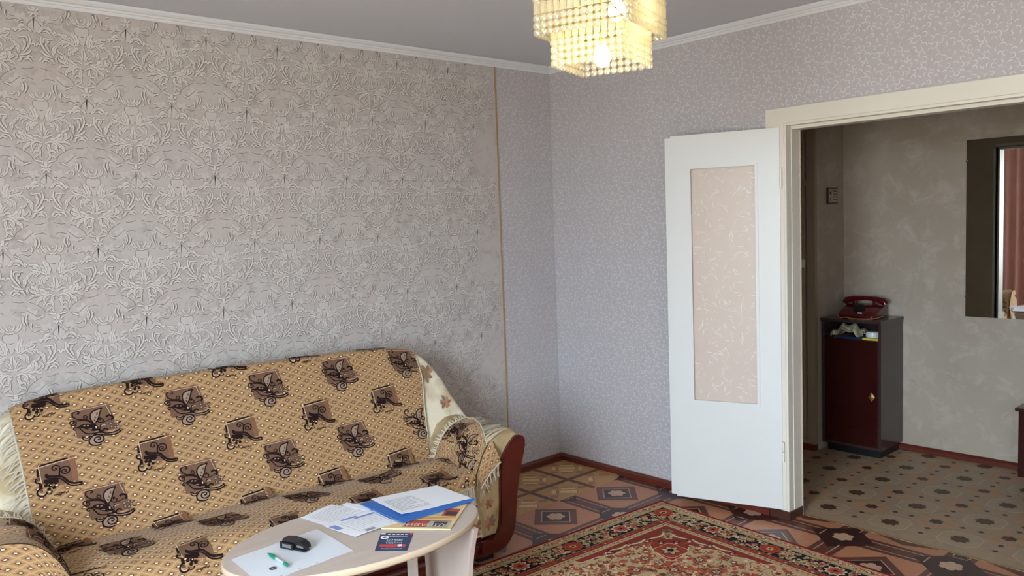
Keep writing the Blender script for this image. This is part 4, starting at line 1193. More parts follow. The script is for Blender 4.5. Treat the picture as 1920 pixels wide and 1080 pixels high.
# ------------------------------------------------------------------ coffee table
TZ = 0.52
TCX, TCY, TA, TB, TAN = -2.289, -1.308, 0.450, 0.277, math.radians(-5.6)
m_ash = mat('pale_ash_laminate', (194, 178, 166), 0.35, 0.07, 3.0, stretch=(1.5, 14, 14), rgb2=(206, 192, 180))
m_edge = mat('table_edge_band', (206, 186, 158), 0.35, 0.05, 8)
m_leg = mat('ash_laminate_upright', (186, 172, 162), 0.4, 0.08, 3.0, stretch=(14, 14, 1.5), rgb2=(196, 178, 164))
table = empty('coffee_table', (TCX, TCY, 0), 'oval pale ash coffee table in front of the sofa', 'coffee table')
def tp(a, b, z):
    return (TCX + a * math.cos(TAN) - b * math.sin(TAN), TCY + a * math.sin(TAN) + b * math.cos(TAN), z)
def ell(k, n=72): return [(TA * k * math.cos(2 * math.pi * i / n), TB * k * math.sin(2 * math.pi * i / n)) for i in range(n)]
def ellin(d, n=72): return [((TA - d) * math.cos(2 * math.pi * i / n), (TB - d) * math.sin(2 * math.pi * i / n)) for i in range(n)]
mb = MB(); mb.prism(ellin(0.004), lambda q: tp(*q, TZ - 0.022), lambda q: tp(*q, TZ)); mb.build('table_top', m_ash, table)
mb = MB()
rings = [(0.0045, TZ - 0.0005), (0.002, TZ - 0.001), (0.0, TZ - 0.005), (0.0, TZ - 0.018), (0.003, TZ - 0.0235), (0.008, TZ - 0.0235)]
n = 72
V = [tp(*q, z) for d, z in rings for q in ellin(d)]
mb.add(V, [(i * n + k, i * n + (k + 1) % n, (i + 1) * n + (k + 1) % n, (i + 1) * n + k) for i in range(5) for k in range(n)])
mb.build('edge_band', m_edge, table, smooth=True)
def leg_poly():
    zz = np.linspace(0.0125, TZ - 0.024, 15)
    hw = lambda z: 0.148 + 0.05 * ((z - 0.24) / 0.25) ** 2
    return [(hw(z), z) for z in zz] + [(-hw(z), z) for z in zz[::-1]]
for a in (0.345, -0.345):
    mb = MB(); mb.prism(leg_poly(), lambda q: tp(a - 0.009, q[0], q[1]), lambda q: tp(a + 0.009, q[0], q[1])); mb.build('leg_panel', m_leg, table, smooth=True, auto=40)
mb = MB()
V = [tp(a, b, z) for z in (0.05, 0.14) for b in (-0.009, 0.009) for a in (-0.336, 0.336)]
mb.add(V, [(0, 2, 3, 1), (4, 5, 7, 6), (0, 1, 5, 4), (2, 6, 7, 3), (0, 4, 6, 2), (1, 3, 7, 5)]); mb.build('stretcher', m_leg, table)
for a in (0.2, -0.2):
    mb = MB()
    V = [tp(a + i * 0.009, j * 0.022, z) for z in (0.139, TZ - 0.024) for j in (-1, 1) for i in (-1, 1)]
    mb.add(V, [(0, 2, 3, 1), (4, 5, 7, 6), (0, 1, 5, 4), (2, 6, 7, 3), (0, 4, 6, 2), (1, 3, 7, 5)]); mb.build('upright', m_leg, table)

# ------------------------------------------------------------------ papers and things on the table
m_pap = mat('white_paper', (238, 240, 244), 0.6, 0.02, 6)
m_slv = mat('clear_sleeve_paper', (226, 232, 240), 0.18, 0.03, 6, 0.15, 14, coat=0.4)
m_ink = mat('grey_print', (150, 150, 160), 0.6, 0.1, 30)
m_inkb = mat('blue_ink', (128, 150, 208), 0.6, 0.1, 30)
m_blue = mat('blue_folder_plastic', (24, 104, 190), 0.28, 0.12, 8)
m_navy = mat('flyer_navy', (34, 58, 98), 0.35, 0.1, 20)
m_redp = mat('flyer_red', (206, 66, 66), 0.35, 0.1, 20)
m_news = mat('newsprint', (222, 196, 150), 0.7, 0.08, 30)
m_oran = mat('news_orange', (222, 156, 74), 0.6, 0.1, 30)
m_nred = mat('news_red', (178, 74, 60), 0.6, 0.2, 30)
m_ndrk = mat('news_dark', (72, 54, 60), 0.6, 0.3, 30)
m_ngrn = mat('news_grey_green', (170, 176, 160), 0.6, 0.2, 30)
def sheet(name, P, z, m, label, cat, group=None, sag=0.0, nu=8, nv=8, th=0.0006, curl=None):
    """P: four corners (x, y) in order; a thin bowed slab"""
    P = [np.array(q) for q in P]
    def pt(a, b, dz):
        q = (P[0] * (1 - a) + P[1] * a) * (1 - b) + (P[3] * (1 - a) + P[2] * a) * b
        zz = z + dz + (curl(a, b) if curl else 0)
        return (q[0], q[1], zz)
    c = sum(P) / 4
    root = empty(name, (c[0], c[1], z), label, cat, group)
    mb = MB()
    mb.grid(nu, nv, lambda a, b: (pt(a, b, th), (a, b)), 0, False)
    mb.grid(nu, nv, lambda a, b: (pt(a, b, 0), (a, b)), 0, False)
    W = nu + 1; off = W * (nv + 1)
    rim = [i for i in range(W)] + [W - 1 + W * j for j in range(1, nv + 1)] + [W * nv + i for i in range(W - 2, -1, -1)] + [W * j for j in range(nv - 1, 0, -1)]
    for i in range(len(rim)):
        a, b = rim[i], rim[(i + 1) % len(rim)]
        mb.f.append((a, b, b + off, a + off)); mb.m.append(0)
    body = mb.build('sheet', m, root, smooth=True, auto=40)
    return root, (lambda a, b, l: pt(a, b, th + 0.00025 * l)), body
def textlines(fn, body, a0, a1, b0, b1, n, names, seed, w=0.010):
    q = random.Random(seed)
    f = Flat(fn, ['grey_print', 'blue_ink'])
    for i in range(n):
        b = b0 + (b1 - b0) * i / max(1, n - 1)
        a = a0
        while a < a1:
            L_ = min(q.uniform(0.04, 0.16), a1 - a)
            f.rect(a, b - w / 2, a + L_, b + w / 2, names if isinstance(names, str) else q.choice(names), 1)
            a += L_ + 0.014
            if q.random() < 0.08: break
    return f
# sheet in a clear sleeve, nearest
sl, fn, body = sheet('document_sleeve', [(-2.69, -1.215), (-2.375, -1.185), (-2.386, -1.438), (-2.705, -1.455)], TZ + 0.0006, m_slv, 'white sheet in a clear sleeve at the left end of the table', 'document', 'papers on the coffee table', curl=lambda a, b: 0.0012 * math.sin(9 * a + 4 * b) ** 2)
f = Flat(fn, ['black_plastic'])
for k in range(4): f.disc((0.22 + 0.19 * k, 0.972), 0.010, 'black_plastic', 1, 8, 0.012)
f.mb.build('punched_holes', m_ink, body, kind='stuff')
# loose documents
d1, fn, body = sheet('document', [(-2.365, -1.045), (-2.221, -1.006), (-2.135, -1.205), (-2.340, -1.195)], TZ + 0.0020, m_pap, 'grey printed form under the folder, the one nearer the sofa', 'document', 'papers on the coffee table', curl=lambda a, b: 0.004 * (1 - b) * a * math.sin(a * 3))
f = textlines(fn, body, 0.12, 0.92, 0.15, 0.80, 11, 'grey_print', 4); f.rect(0.30, 0.86, 0.62, 0.95, 'blue_ink', 1); f.mb.build('print', [m_ink, m_inkb], body)
d2, fn, body = sheet('document', [(-2.351, -1.191), (-2.150, -1.195), (-2.158, -1.352), (-2.326, -1.350)], TZ + 0.0040, m_pap, 'white form with a small grey stamp beside the navy flyer', 'document', 'papers on the coffee table', curl=lambda a, b: 0.003 * math.sin(3 * a) * b)
f = textlines(fn, body, 0.28, 0.90, 0.18, 0.80, 7, 'grey_print', 5); f.frame(0.22, 0.12, 0.95, 0.88, 0.008, 'grey_print', 2); f.rect(0.30, 0.84, 0.52, 0.97, 'grey_print', 2); f.rect(0.02, 0.1, 0.14, 0.42, 'blue_ink', 1); f.rect(0.55, 0.02, 0.95, 0.1, 'blue_ink', 1); f.mb.build('print', [m_ink, m_inkb], body)
d3, fn, body = sheet('document', [(-2.205, -1.050), (-2.175, -1.040), (-2.120, -1.170), (-2.170, -1.170)], TZ + 0.0062, m_pap, 'narrow white slip peeping out beside the blue folder', 'document', 'papers on the coffee table')
# magazine / newspaper
nw, fn, body = sheet('newspaper', [(-2.225, -1.350), (-2.070, -1.533), (-1.878, -1.385), (-2.00, -1.20)], TZ + 0.0010, m_news, 'folded newspaper with an orange strip sticking out under the blue folder', 'newspaper', th=0.004)
f = Flat(fn, ['news_orange', 'news_red', 'news_dark', 'news_grey_green', 'newsprint'])
f.rect(0.28, 0.055, 0.94, 0.30, 'news_dark', 1); f.rect(0.30, 0.06, 0.62, 0.28, 'news_red', 2); f.rect(0.62, 0.06, 0.94, 0.28, 'news_grey_green', 2); f.rect(0.70, 0.09, 0.9, 0.26, 'news_dark', 3)
f.poly([(0.24, 0.31), (0.97, 0.40), (0.97, 0.47), (0.24, 0.37)], 'news_orange', 4)
f.rect(0.36, 0.48, 0.72, 0.75, 'news_grey_green', 1); f.rect(0.72, 0.48, 0.95, 0.78, 'news_red', 1); f.rect(0.76, 0.5, 0.95, 0.66, 'news_dark', 2); f.disc((0.55, 0.6), 0.05, 'news_dark', 2)
f.mb.build('print', [MATS[k] for k in f.names], body)
mb = MB()
V, Fc = text_mesh('ЗДРАВИЕ', 0.16)
xs = [v[0] for v in V]; W = max(xs) - min(xs)
mb.add([fn(0.58 - v[0] / W * 0.70, 0.135 - v[1] * 0.75, 5) for v in V], Fc); mb.build('headline', mat('headline_ivory', (240, 226, 196), 0.6, 0.04, 20), body)
# blue folder with a sheet on it
fo, fn, body = sheet('folder', [(-2.155, -1.100), (-1.850, -1.150), (-1.835, -1.385), (-2.155, -1.378)], TZ + 0.0085, m_blue, 'bright blue plastic folder lying at the right end of the table', 'folder', th=0.003)
sh, fn, body = sheet('document', [(-2.102, -1.090), (-1.840, -1.150), (-1.842, -1.368), (-2.120, -1.318)], TZ + 0.0125, m_pap, 'white sheet with a small printed block on top of the blue folder', 'document', 'papers on the coffee table', curl=lambda a, b: 0.005 * (1 - a) * b * math.sin(3 * a + 2) ** 2)
f = textlines(fn, body, 0.10, 0.46, 0.30, 0.80, 9, 'grey_print', 9, 0.014); f.frame(0.08, 0.26, 0.48, 0.85, 0.008, 'grey_print', 1); f.mb.build('print', [m_ink, m_inkb], body)
# flyer
fy, fn, body = sheet('flyer', [(-2.244, -1.378), (-2.169, -1.460), (-2.268, -1.566), (-2.341, -1.492)], TZ + 0.0006, m_navy, 'navy advertising flyer with white lettering and a red bar', 'flyer', nu=2, nv=2)
# a runs along the short top edge (away from camera), b towards the camera; the print is upside down for the viewer
f = Flat(fn, ['flyer_red', 'white_paper', 'flyer_navy'])
f.rect(0.10, 0.66, 0.90, 0.80, 'flyer_red', 1); f.rect(0.90, 0.0, 1.0, 0.11, 'flyer_red', 1); f.rect(0.02, 0.02, 0.16, 0.10, 'white_paper', 1)
f.disc((0.17, 0.27), 0.13, 'white_paper', 1, 14, 0.10); f.disc((0.17, 0.27), 0.06, 'flyer_navy', 2, 10, 0.045); f.disc((0.72, 0.72), 0.08, 'white_paper', 2, 12, 0.065)
f.rect(0.30, 0.205, 0.86, 0.225, 'white_paper', 1)
for k in range(5): f.rect(0.24 + 0.13 * k, 0.08, 0.33 + 0.13 * k, 0.12, 'white_paper', 1)
f.rect(0.30, 0.825, 0.62, 0.84, 'flyer_red', 1)
f.mb.build('print', [MATS[k] for k in f.names], body)
mb = MB()
for s, cb, ww, hh in (('ФИНАНСОВЫЙ', 0.90, 0.66, 0.07), ('НАЙДЕТ', 0.575, 0.50, 0.12), ('ВЫХОД', 0.425, 0.48, 0.12)):
    V, Fc = text_mesh(s, 1.0)
    xs = [v[0] for v in V]; ys = [v[1] for v in V]; W = max(xs) - min(xs); Hh = max(ys) - min(ys); cx, cy = (max(xs) + min(xs)) / 2, (max(ys) + min(ys)) / 2
    mb.add([fn(0.50 - (v[0] - cx) / W * ww, cb - (v[1] - cy) / Hh * hh, 3) for v in V], Fc)
mb.build('lettering', m_pap, body, kind='stuff')
# stapler
m_blk = mat('stapler_black', (26, 26, 30), 0.25, 0.2, 20)
m_chrome = mat('bright_metal', (190, 190, 190), 0.22, 0.05, 10, metal=1.0)
SZ = TZ + 0.0024
st_o = empty('stapler', (-2.50, -1.29, SZ), 'small black stapler lying on the sleeved sheet', 'stapler', rotz=0)
sd = Vector((0.35, -1.0, 0)).normalized(); sp_ = Vector((-sd.y, sd.x, 0)); sb = Vector((-2.527, -1.243, SZ))
def sbox(mb, pts, w0, w1):
    n = len(pts)
    V = [sb + sd * a + sp_ * (w0) + Vector((0, 0, z)) for a, z in pts] + [sb + sd * a + sp_ * (w1) + Vector((0, 0, z)) for a, z in pts]
    mb.add(V, [tuple(range(n)), tuple(range(2 * n - 1, n - 1, -1))] + [(i, (i + 1) % n, n + (i + 1) % n, n + i) for i in range(n)])
mb = MB(); sbox(mb, [(0, 0.001), (0.102, 0.001), (0.104, 0.006), (0.0, 0.007)], -0.012, 0.012); mb.build('base', m_blk, st_o)
mb = MB(); sbox(mb, [(0.0, 0.007), (0.02, 0.010), (0.098, 0.010), (0.098, 0.016), (0.012, 0.020)], -0.008, 0.008); mb.build('magazine', m_chrome, st_o)
mb = MB(); sbox(mb, [(0.0, 0.014), (0.012, 0.034), (0.045, 0.038), (0.085, 0.034), (0.104, 0.024), (0.106, 0.012), (0.098, 0.012), (0.092, 0.022), (0.06, 0.026), (0.03, 0.024), (0.012, 0.016)], -0.0125, 0.0125); cv = mb.build('cover', m_blk, st_o)
mb = MB(); sbox(mb, [(0.0, 0.002), (0.055, 0.002), (0.055, 0.022), (0.0, 0.022)], -0.0175, -0.012); sk = mb.build('side_plate', m_blk, st_o)
mb = MB(); sbox(mb, [(0.012, 0.007), (0.050, 0.007), (0.050, 0.018), (0.012, 0.018)], -0.0182, -0.0174); mb.build('badge', m_chrome, sk)
# pen
m_grn = mat('green_rubber', (0, 128, 92), 0.35, 0.1, 20)
m_clr = mat('grey_clear_plastic', (178, 190, 196), 0.2, 0.05, 20)
PA, PB = Vector((-2.595, -1.268, SZ + 0.006)), Vector((-2.594, -1.408, SZ + 0.006))
pen = empty('ballpoint_pen', (-2.595, -1.338, SZ), 'green and clear ballpoint pen on the sleeved sheet', 'pen')
pl = lambda t: PA.lerp(PB, t)
mb = MB(); mb.tube([pl(0.07), pl(0.12), pl(0.22), pl(0.33), pl(0.44)], [0.0028, 0.0045, 0.0066, 0.0064, 0.005], 12); mb.build('grip', m_grn, pen, smooth=True, auto=50)
mb = MB(); mb.tube([pl(0.0), pl(0.03), pl(0.08)], [0.0007, 0.0016, 0.0028], 10); mb.build('tip', m_chrome, pen, smooth=True)
mb = MB(); mb.tube([pl(0.44), pl(0.6), pl(0.82)], [0.0046, 0.0042, 0.0048], 12); mb.build('barrel', m_clr, pen, smooth=True, auto=50)
mb = MB(); mb.tube([pl(0.82), pl(0.86), pl(0.97)], [0.0052, 0.0058, 0.0054], 12); mb.build('cap', m_grn, pen, smooth=True, auto=50)
mb = MB(); mb.tube([pl(0.97), pl(1.03)], [0.0030, 0.0030], 10); mb.build('button', m_chrome, pen)
# metal washer
mb = MB()
m_dk = mat('dark_grey_print', (70, 72, 78), 0.4, 0.1, 20)
n = 24
c = Vector((-2.630, -1.379, SZ))
V = [c + Vector((math.cos(2 * math.pi * k / n) * r_, math.sin(2 * math.pi * k / n) * r_, z)) for r_, z in ((0.0115, 0), (0.0115, 0.0012), (0.0040, 0.0012), (0.0040, 0)) for k in range(n)]
mb.add(V, [(i * n + k, i * n + (k + 1) % n, ((i + 1) % 4) * n + (k + 1) % n, ((i + 1) % 4) * n + k) for i in range(4) for k in range(n)])
mb.build('washer', m_dk, None, label='dark round washer lying beside the green pen', cat='washer')

# ------------------------------------------------------------------ chandelier
def glassy(name, rgb, tr=0.46, tl=0.30, gl=0.12):
    m = bpy.data.materials.new(name); MATS[name] = m
    m.use_nodes = True
    nt = m.node_tree
    nt.nodes.remove(nt.nodes['Principled BSDF'])
    out = nt.nodes['Material Output']
    tc = nt.nodes.new('ShaderNodeTexCoord')
    nz = nt.nodes.new('ShaderNodeTexNoise'); nz.inputs['Scale'].default_value = 300
    nt.links.new(tc.outputs['Object'], nz.inputs[0])
    mx = nt.nodes.new('ShaderNodeMix'); mx.data_type = 'RGBA'
    mx.inputs[6].default_value = L3(rgb, 0.85); mx.inputs[7].default_value = L3(rgb, 1.08)
    nt.links.new(nz.outputs[0], mx.inputs[0])
    a = nt.nodes.new('ShaderNodeBsdfTransparent'); a.inputs[0].default_value = (0.96, 0.95, 0.90, 1)
    b = nt.nodes.new('ShaderNodeBsdfTranslucent'); nt.links.new(mx.outputs[2], b.inputs[0])
    c = nt.nodes.new('ShaderNodeBsdfDiffuse'); nt.links.new(mx.outputs[2], c.inputs[0])
    g = nt.nodes.new('ShaderNodeBsdfGlossy'); g.inputs['Roughness'].default_value = 0.12
    m1 = nt.nodes.new('ShaderNodeMixShader'); m1.inputs[0].default_value = tl / (tl + (1 - tr - tl - gl))
    nt.links.new(c.outputs[0], m1.inputs[1]); nt.links.new(b.outputs[0], m1.inputs[2])
    m2 = nt.nodes.new('ShaderNodeMixShader'); m2.inputs[0].default_value = tr / (1 - gl)
    nt.links.new(m1.outputs[0], m2.inputs[1]); nt.links.new(a.outputs[0], m2.inputs[2])
    m3 = nt.nodes.new('ShaderNodeMixShader'); m3.inputs[0].default_value = gl
    nt.links.new(m2.outputs[0], m3.inputs[1]); nt.links.new(g.outputs[0], m3.inputs[2])
    nt.links.new(m3.outputs[0], out.inputs[0])
    return m
m_bead = glassy('clear_faceted_plastic', (250, 244, 224))
m_brass = mat('brass_frame', (190, 160, 90), 0.3, 0.1, 20, metal=1.0)
m_bulb = bpy.data.materials.new('lit_bulb'); m_bulb.use_nodes = True
nt = m_bulb.node_tree
pb = nt.nodes['Principled BSDF']
pb.inputs['Emission Color'].default_value = (1.0, 0.80, 0.45, 1)
pb.inputs['Emission Strength'].default_value = BULB
CHC = Vector((-1.849, -2.039, 0)); CHF = Vector((0.746, 0.666, 0)); CHR = Vector((0.666, -0.746, 0))
ch = empty('chandelier', (CHC.x, CHC.y, 1.94), 'tiered chandelier of clear faceted plastic beads with lit warm bulbs', 'chandelier')
OFFC = ORIG[ch.name]
def cpt(u, d, z): return CHC + CHR * (u + 0.022) + CHF * (d - 0.12) + Vector((0, 0, z))
# bead: eight-sided double cone
bm_ = MB()
R = 0.0114
prof8 = [(0.0032, -0.0048), (0.0094, -0.0030), (R, 0.0), (0.0094, 0.0030), (0.0032, 0.0048)]
V = [(h, r_ * math.cos(math.pi / 8 + k * math.pi / 4), 0.94 * r_ * math.sin(math.pi / 8 + k * math.pi / 4)) for r_, h in prof8 for k in range(8)]
F8 = [(i * 8 + k, i * 8 + (k + 1) % 8, (i + 1) * 8 + (k + 1) % 8, (i + 1) * 8 + k) for i in range(4) for k in range(8)] + [tuple(range(7, -1, -1)), tuple(32 + k for k in range(8))]
me_bead = bpy.data.meshes.new('bead'); me_bead.from_pydata(V, [], F8); me_bead.materials.append(m_bead)
pm = MB()
pmV = [(x, y, z) for x, y in ((-0.002, -0.0095), (0.003, -0.005), (0.003, 0.005), (-0.002, 0.0095)) for z in (0, 1)]
me_pr = bpy.data.meshes.new('prism')
hgt = 0.032
me_pr.from_pydata([(x, y, (z - 0.5) * hgt) for x, y, z in pmV], [], [(0, 2, 3, 1), (2, 4, 5, 3), (4, 6, 7, 5), (6, 0, 1, 7), (0, 6, 4, 2), (1, 3, 5, 7)])
me_pr.materials.append(m_bead)
def sq_(S_, k=24):
    c, n_ = math.cos(math.radians(k)) * S_ / 2, math.sin(math.radians(k)) * S_ / 2
    e1, e2 = (c, -n_), (n_, c)
    return [(-e1[0] - e2[0], 0.12 - e1[1] - e2[1]), (e1[0] - e2[0], 0.12 + e1[1] - e2[1]), (e1[0] + e2[0], 0.12 + e1[1] + e2[1]), (-e1[0] + e2[0], 0.12 - e1[1] + e2[1])]
# plan (near-left, near, right, far-left corners), rows of beads, rows of prisms, height of the wire frame, rows kept single on the far faces
TIERS = [
    (sq_(0.222), 2, [2.0495, 2.030, 2.0105, 1.991], [2.075], 2.092, 2),
    (sq_(0.290), 2, [2.190, 2.1705, 2.115, 2.0955, 2.076], [2.143], 2.202, 0),
]
stuffb = MB()
def add_copy(me, loc, ang, name):
    o = bpy.data.objects.new(name, me)
    col.objects.link(o)
    o.parent = ch
    o.location = Vector(loc) - OFFC
    o.rotation_euler = (random.uniform(-0.06, 0.06), random.uniform(-0.06, 0.06), ang)
for poly, nvis, rows, prows, ztopf, nfar in TIERS:
    n = len(poly)
    ring = []
    for i in range(n):
        a, b = poly[i], poly[(i + 1) % n]
        ln = math.hypot(b[0] - a[0], b[1] - a[1])
        k = max(1, round(ln / 0.0212))
        e = (CHR * (b[0] - a[0]) + CHF * (b[1] - a[1])).normalized()
        nrm = Vector((e.y, -e.x, 0))
        ang = math.atan2(nrm.y, nrm.x)
        for j in range(k):
            f = (j + 0.5) / k
            u, d = a[0] + (b[0] - a[0]) * f, a[1] + (b[1] - a[1]) * f
            for z in rows:
                P = cpt(u, d, z + random.uniform(-0.0006, 0.0006))
                if i < nvis or z in rows[len(rows) - nfar:]: add_copy(me_bead, P, ang, 'bead')
                else:
                    M = Matrix.Translation(P) @ Matrix.Rotation(ang, 4, 'Z')
                    stuffb.add([M @ Vector(q_) for q_ in V], F8)
            for z in prows:
                P = cpt(u, d, z)
                if i < nvis: add_copy(me_pr, P, ang, 'prism')
                else:
                    M = Matrix.Translation(P) @ Matrix.Rotation(ang, 4, 'Z')
                    stuffb.add([M @ Vector((x, y, (z_ - 0.5) * hgt)) for x, y, z_ in pmV], [(0, 2, 3, 1), (2, 4, 5, 3), (4, 6, 7, 5), (6, 0, 1, 7), (0, 6, 4, 2), (1, 3, 5, 7)])
        ring.append(cpt(a[0], a[1], ztopf))
    mb = MB(); mb.tube(ring + [ring[0]], 0.003, 6); mb.build('tier_frame', m_brass, ch)
stuffb.build('far_side_beads', m_bead, ch, kind='stuff')
mb = MB()
for k in range(4):
    P = TIERS[1][0][k]; mb.tube([cpt(0, 0.12, 2.30), cpt(P[0], P[1], 2.202)], 0.003, 6); P2 = TIERS[0][0][k]; mb.tube([cpt(0, 0.12, 2.20), cpt(P2[0], P2[1], 2.092)], 0.0025, 6)
mb.tube([cpt(0, 0.12, 2.10), cpt(0, 0.12, 2.47)], 0.007, 8)
mb.build('stem', m_brass, ch)
mb = MB(); mb.lathe([(0.012, -0.06), (0.05, -0.03), (0.06, -0.002)], cpt(0, 0.12, H), 20); mb.build('ceiling_rose', m_brass, ch, smooth=True, auto=40)
for (u, d, z) in ((0.0, 0.12, 2.015), (0.045, 0.10, 2.138)):
    mb = MB(); mb.lathe([(0.003, -0.032), (0.016, -0.026), (0.024, -0.012), (0.025, 0.0), (0.020, 0.016), (0.012, 0.032)], cpt(u, d, z), 16); bl = mb.build('bulb', m_bulb, ch, smooth=True)
    mb = MB(); mb.lathe([(0.013, 0.030), (0.015, 0.034), (0.015, 0.07), (0.006, 0.075)], cpt(u, d, z), 14); mb.build('socket', m_brass, bl, smooth=True, auto=40)

# ------------------------------------------------------------------ hall: cabinet, telephone, shelf things
m_cab = mat('dark_red_veneer', (52, 16, 14), 0.22, 0.35, 5, coat=0.35, stretch=(3, 3, 0.5))
m_cabs = mat('dark_side_veneer', (62, 44, 43), 0.25, 0.2, 5, coat=0.3, stretch=(3, 3, 0.5))
KX0, KX1, KY0, KY1, KZ = 1.25, 1.56, -1.525, -1.150, 0.862
cab = empty('hall_cabinet', ((KX0 + KX1) / 2, (KY0 + KY1) / 2, 0), 'dark red veneered cabinet with an open top shelf in the hall', 'cabinet')
mb = MB()
mb.box((KX0, KY0, 0.055), (KX1, KY0 + 0.016, KZ - 0.018)); mb.box((KX0, KY1 - 0.016, 0.055), (KX1, KY1, KZ - 0.018)); mb.box((KX1 - 0.01, KY0 + 0.016, 0.055), (KX1, KY1 - 0.016, KZ - 0.018))
mb.box((KX0, KY0 + 0.016, 0.055), (KX1 - 0.01, KY1 - 0.016, 0.072)); mb.box((KX0 + 0.01, KY0 + 0.016, 0.722), (KX1 - 0.01, KY1 - 0.016, 0.738))
mb.build('body', m_cabs, cab)
mb = MB(); mb.box((KX0 - 0.012, KY0 - 0.006, KZ - 0.018), (KX1, KY1 + 0.006, KZ), 0, 0.002); mb.build('top_board', m_cabs, cab)
mb = MB(); mb.box((KX0 - 0.004, KY0 + 0.017, 0.074), (KX0 + 0.009, KY1 - 0.017, 0.735), 0, 0.002); dr = mb.build('door', m_cab, cab)
mb = MB()
c = (KX0 - 0.004, -1.470, 0.388)
mb.add([(c[0] - 0.003, c[1] + a, c[2] + b) for a, b in ((0, 0.027), (0.021, 0), (0, -0.027), (-0.021, 0))] + [(c[0] - 0.007, c[1], c[2])], [(0, 1, 4), (1, 2, 4), (2, 3, 4), (3, 0, 4)])
mb.add([(c[0], c[1] + a, c[2] + b) for a, b in ((0, 0.027), (0.021, 0), (0, -0.027), (-0.021, 0))] + [(c[0] - 0.003, c[1] + a, c[2] + b) for a, b in ((0, 0.027), (0.021, 0), (0, -0.027), (-0.021, 0))], [(i, (i + 1) % 4, 4 + (i + 1) % 4, 4 + i) for i in range(4)])
mb.build('diamond_escutcheon', mat('old_brass', (176, 140, 80), 0.35, 0.2, 60, metal=0.8), dr)
mb = MB(); mb.box((KX0 + 0.035, KY0 + 0.02, 0.001), (KX1 - 0.005, KY1 - 0.02, 0.056)); mb.build('plinth', m_black, cab)
# telephone
m_ph = mat('dark_red_plastic', (82, 16, 17), 0.2, 0.15, 10, coat=0.4)
m_tan = mat('tan_cord', (176, 126, 84), 0.5, 0.1, 20)
PZ = KZ + 0.0005
ph = empty('telephone', (1.40, -1.335, KZ), 'dark red desk telephone standing on the hall cabinet', 'telephone')
mb = MB()
pr = [(1.315, 0.004), (1.315, 0.018), (1.35, 0.042), (1.42, 0.075), (1.49, 0.078), (1.495, 0.004)]
yy = [-1.212, -1.222, -1.24, -1.43, -1.446, -1.456]
kk = [0.80, 0.93, 1, 1, 0.93, 0.80]
V = [(1.405 + (x - 1.405) * k, y, PZ + z * k) for y, k in zip(yy, kk) for x, z in pr]
n = 6
mb.add(V, [(i * n + q_, i * n + (q_ + 1) % n, (i + 1) * n + (q_ + 1) % n, (i + 1) * n + q_) for i in range(5) for q_ in range(n)] + [tuple(range(n)), tuple(5 * n + q_ for q_ in range(n))[::-1]])
body = mb.build('body', m_ph, ph, smooth=True, auto=35)
mb = MB(); mb.tube([(1.455, -1.205, PZ + 0.080), (1.455, -1.215, PZ + 0.098), (1.455, -1.26, PZ + 0.112), (1.455, -1.335, PZ + 0.116), (1.455, -1.41, PZ + 0.112), (1.455, -1.455, PZ + 0.098), (1.455, -1.465, PZ + 0.080)], [0.019, 0.022, 0.016, 0.013, 0.016, 0.022, 0.019], 12); mb.build('handset', m_ph, ph, smooth=True, auto=50)
for y in (-1.27, -1.40):
    mb = MB(); mb.box((1.438, y - 0.012, PZ + 0.070), (1.472, y + 0.012, PZ + 0.104), 0, 0.003); mb.build('cradle', m_ph, ph)
mb = MB()
ax = Vector((-0.55, 0, 0.83)).normalized(); ce = Vector((1.372, -1.335, PZ + 0.058)); t1 = Vector((0, 1, 0)); t2 = ax.cross(t1)
V = [ce + (t1 * math.cos(2 * math.pi * k / 20) + t2 * math.sin(2 * math.pi * k / 20)) * r_ + ax * h for r_, h in ((0.036, 0), (0.036, 0.005), (0.03, 0.007)) for k in range(20)]
mb.add(V, [(i * 20 + k, i * 20 + (k + 1) % 20, (i + 1) * 20 + (k + 1) % 20, (i + 1) * 20 + k) for i in range(2) for k in range(20)] + [tuple(40 + k for k in range(20))]); mb.build('dial', m_black, ph, smooth=True, auto=40)
mb = MB(); mb.box((1.322, -1.37, PZ + 0.030), (1.334, -1.345, PZ + 0.036)); mb.build('number_card', m_pap, ph)
mb = MB(); mb.tube(catmull([(1.33, -1.215, PZ + 0.012), (1.300, -1.235, PZ + 0.006), (1.272, -1.262, PZ + 0.004), (1.268, -1.300, PZ + 0.010), (1.275, -1.320, PZ + 0.004), (1.262, -1.36, PZ + 0.004), (1.272, -1.41, PZ + 0.004), (1.29, -1.45, PZ + 0.005), (1.33, -1.468, PZ + 0.008), (1.40, -1.474, PZ + 0.012)], 4), 0.0032, 6); mb.build('cord', m_tan, ph, smooth=True)
# things on the open shelf
SH = 0.7385
m_rag = mat('cream_rag', (208, 198, 164), 0.85, 0.15, 30, 0.3, 90)
mb = MB()
q = random.Random(4)
def rag(a, b):
    x = KX0 + 0.02 + 0.14 * b; y = -1.19 - 0.19 * a
    h = 0.052 * math.sin(math.pi * min(1, a * 1.02)) ** 0.6 * math.sin(math.pi * (0.12 + 0.82 * b)) ** 0.6 + 0.012 * math.sin(17 * a + 5 * b) + 0.008 * math.sin(31 * b - 8 * a)
    return (x + 0.01 * math.sin(12 * a), y, SH + (0.026 if y < -1.232 else 0.012) + max(0, h)), (a, b)
mb.grid(22, 14, rag, 0, False); mb.grid(22, 14, lambda a, b: ((lambda r_: ((r_[0][0], r_[0][1], max(SH + (0.0135 if r_[0][1] < -1.232 else 0.001), r_[0][2] - 0.012)), 0))(rag(a, b))), 0, False)
mb.build('crumpled_cloth', m_rag, None, True, 'crumpled cream cloth stuffed in the open shelf of the hall cabinet', 'cloth')
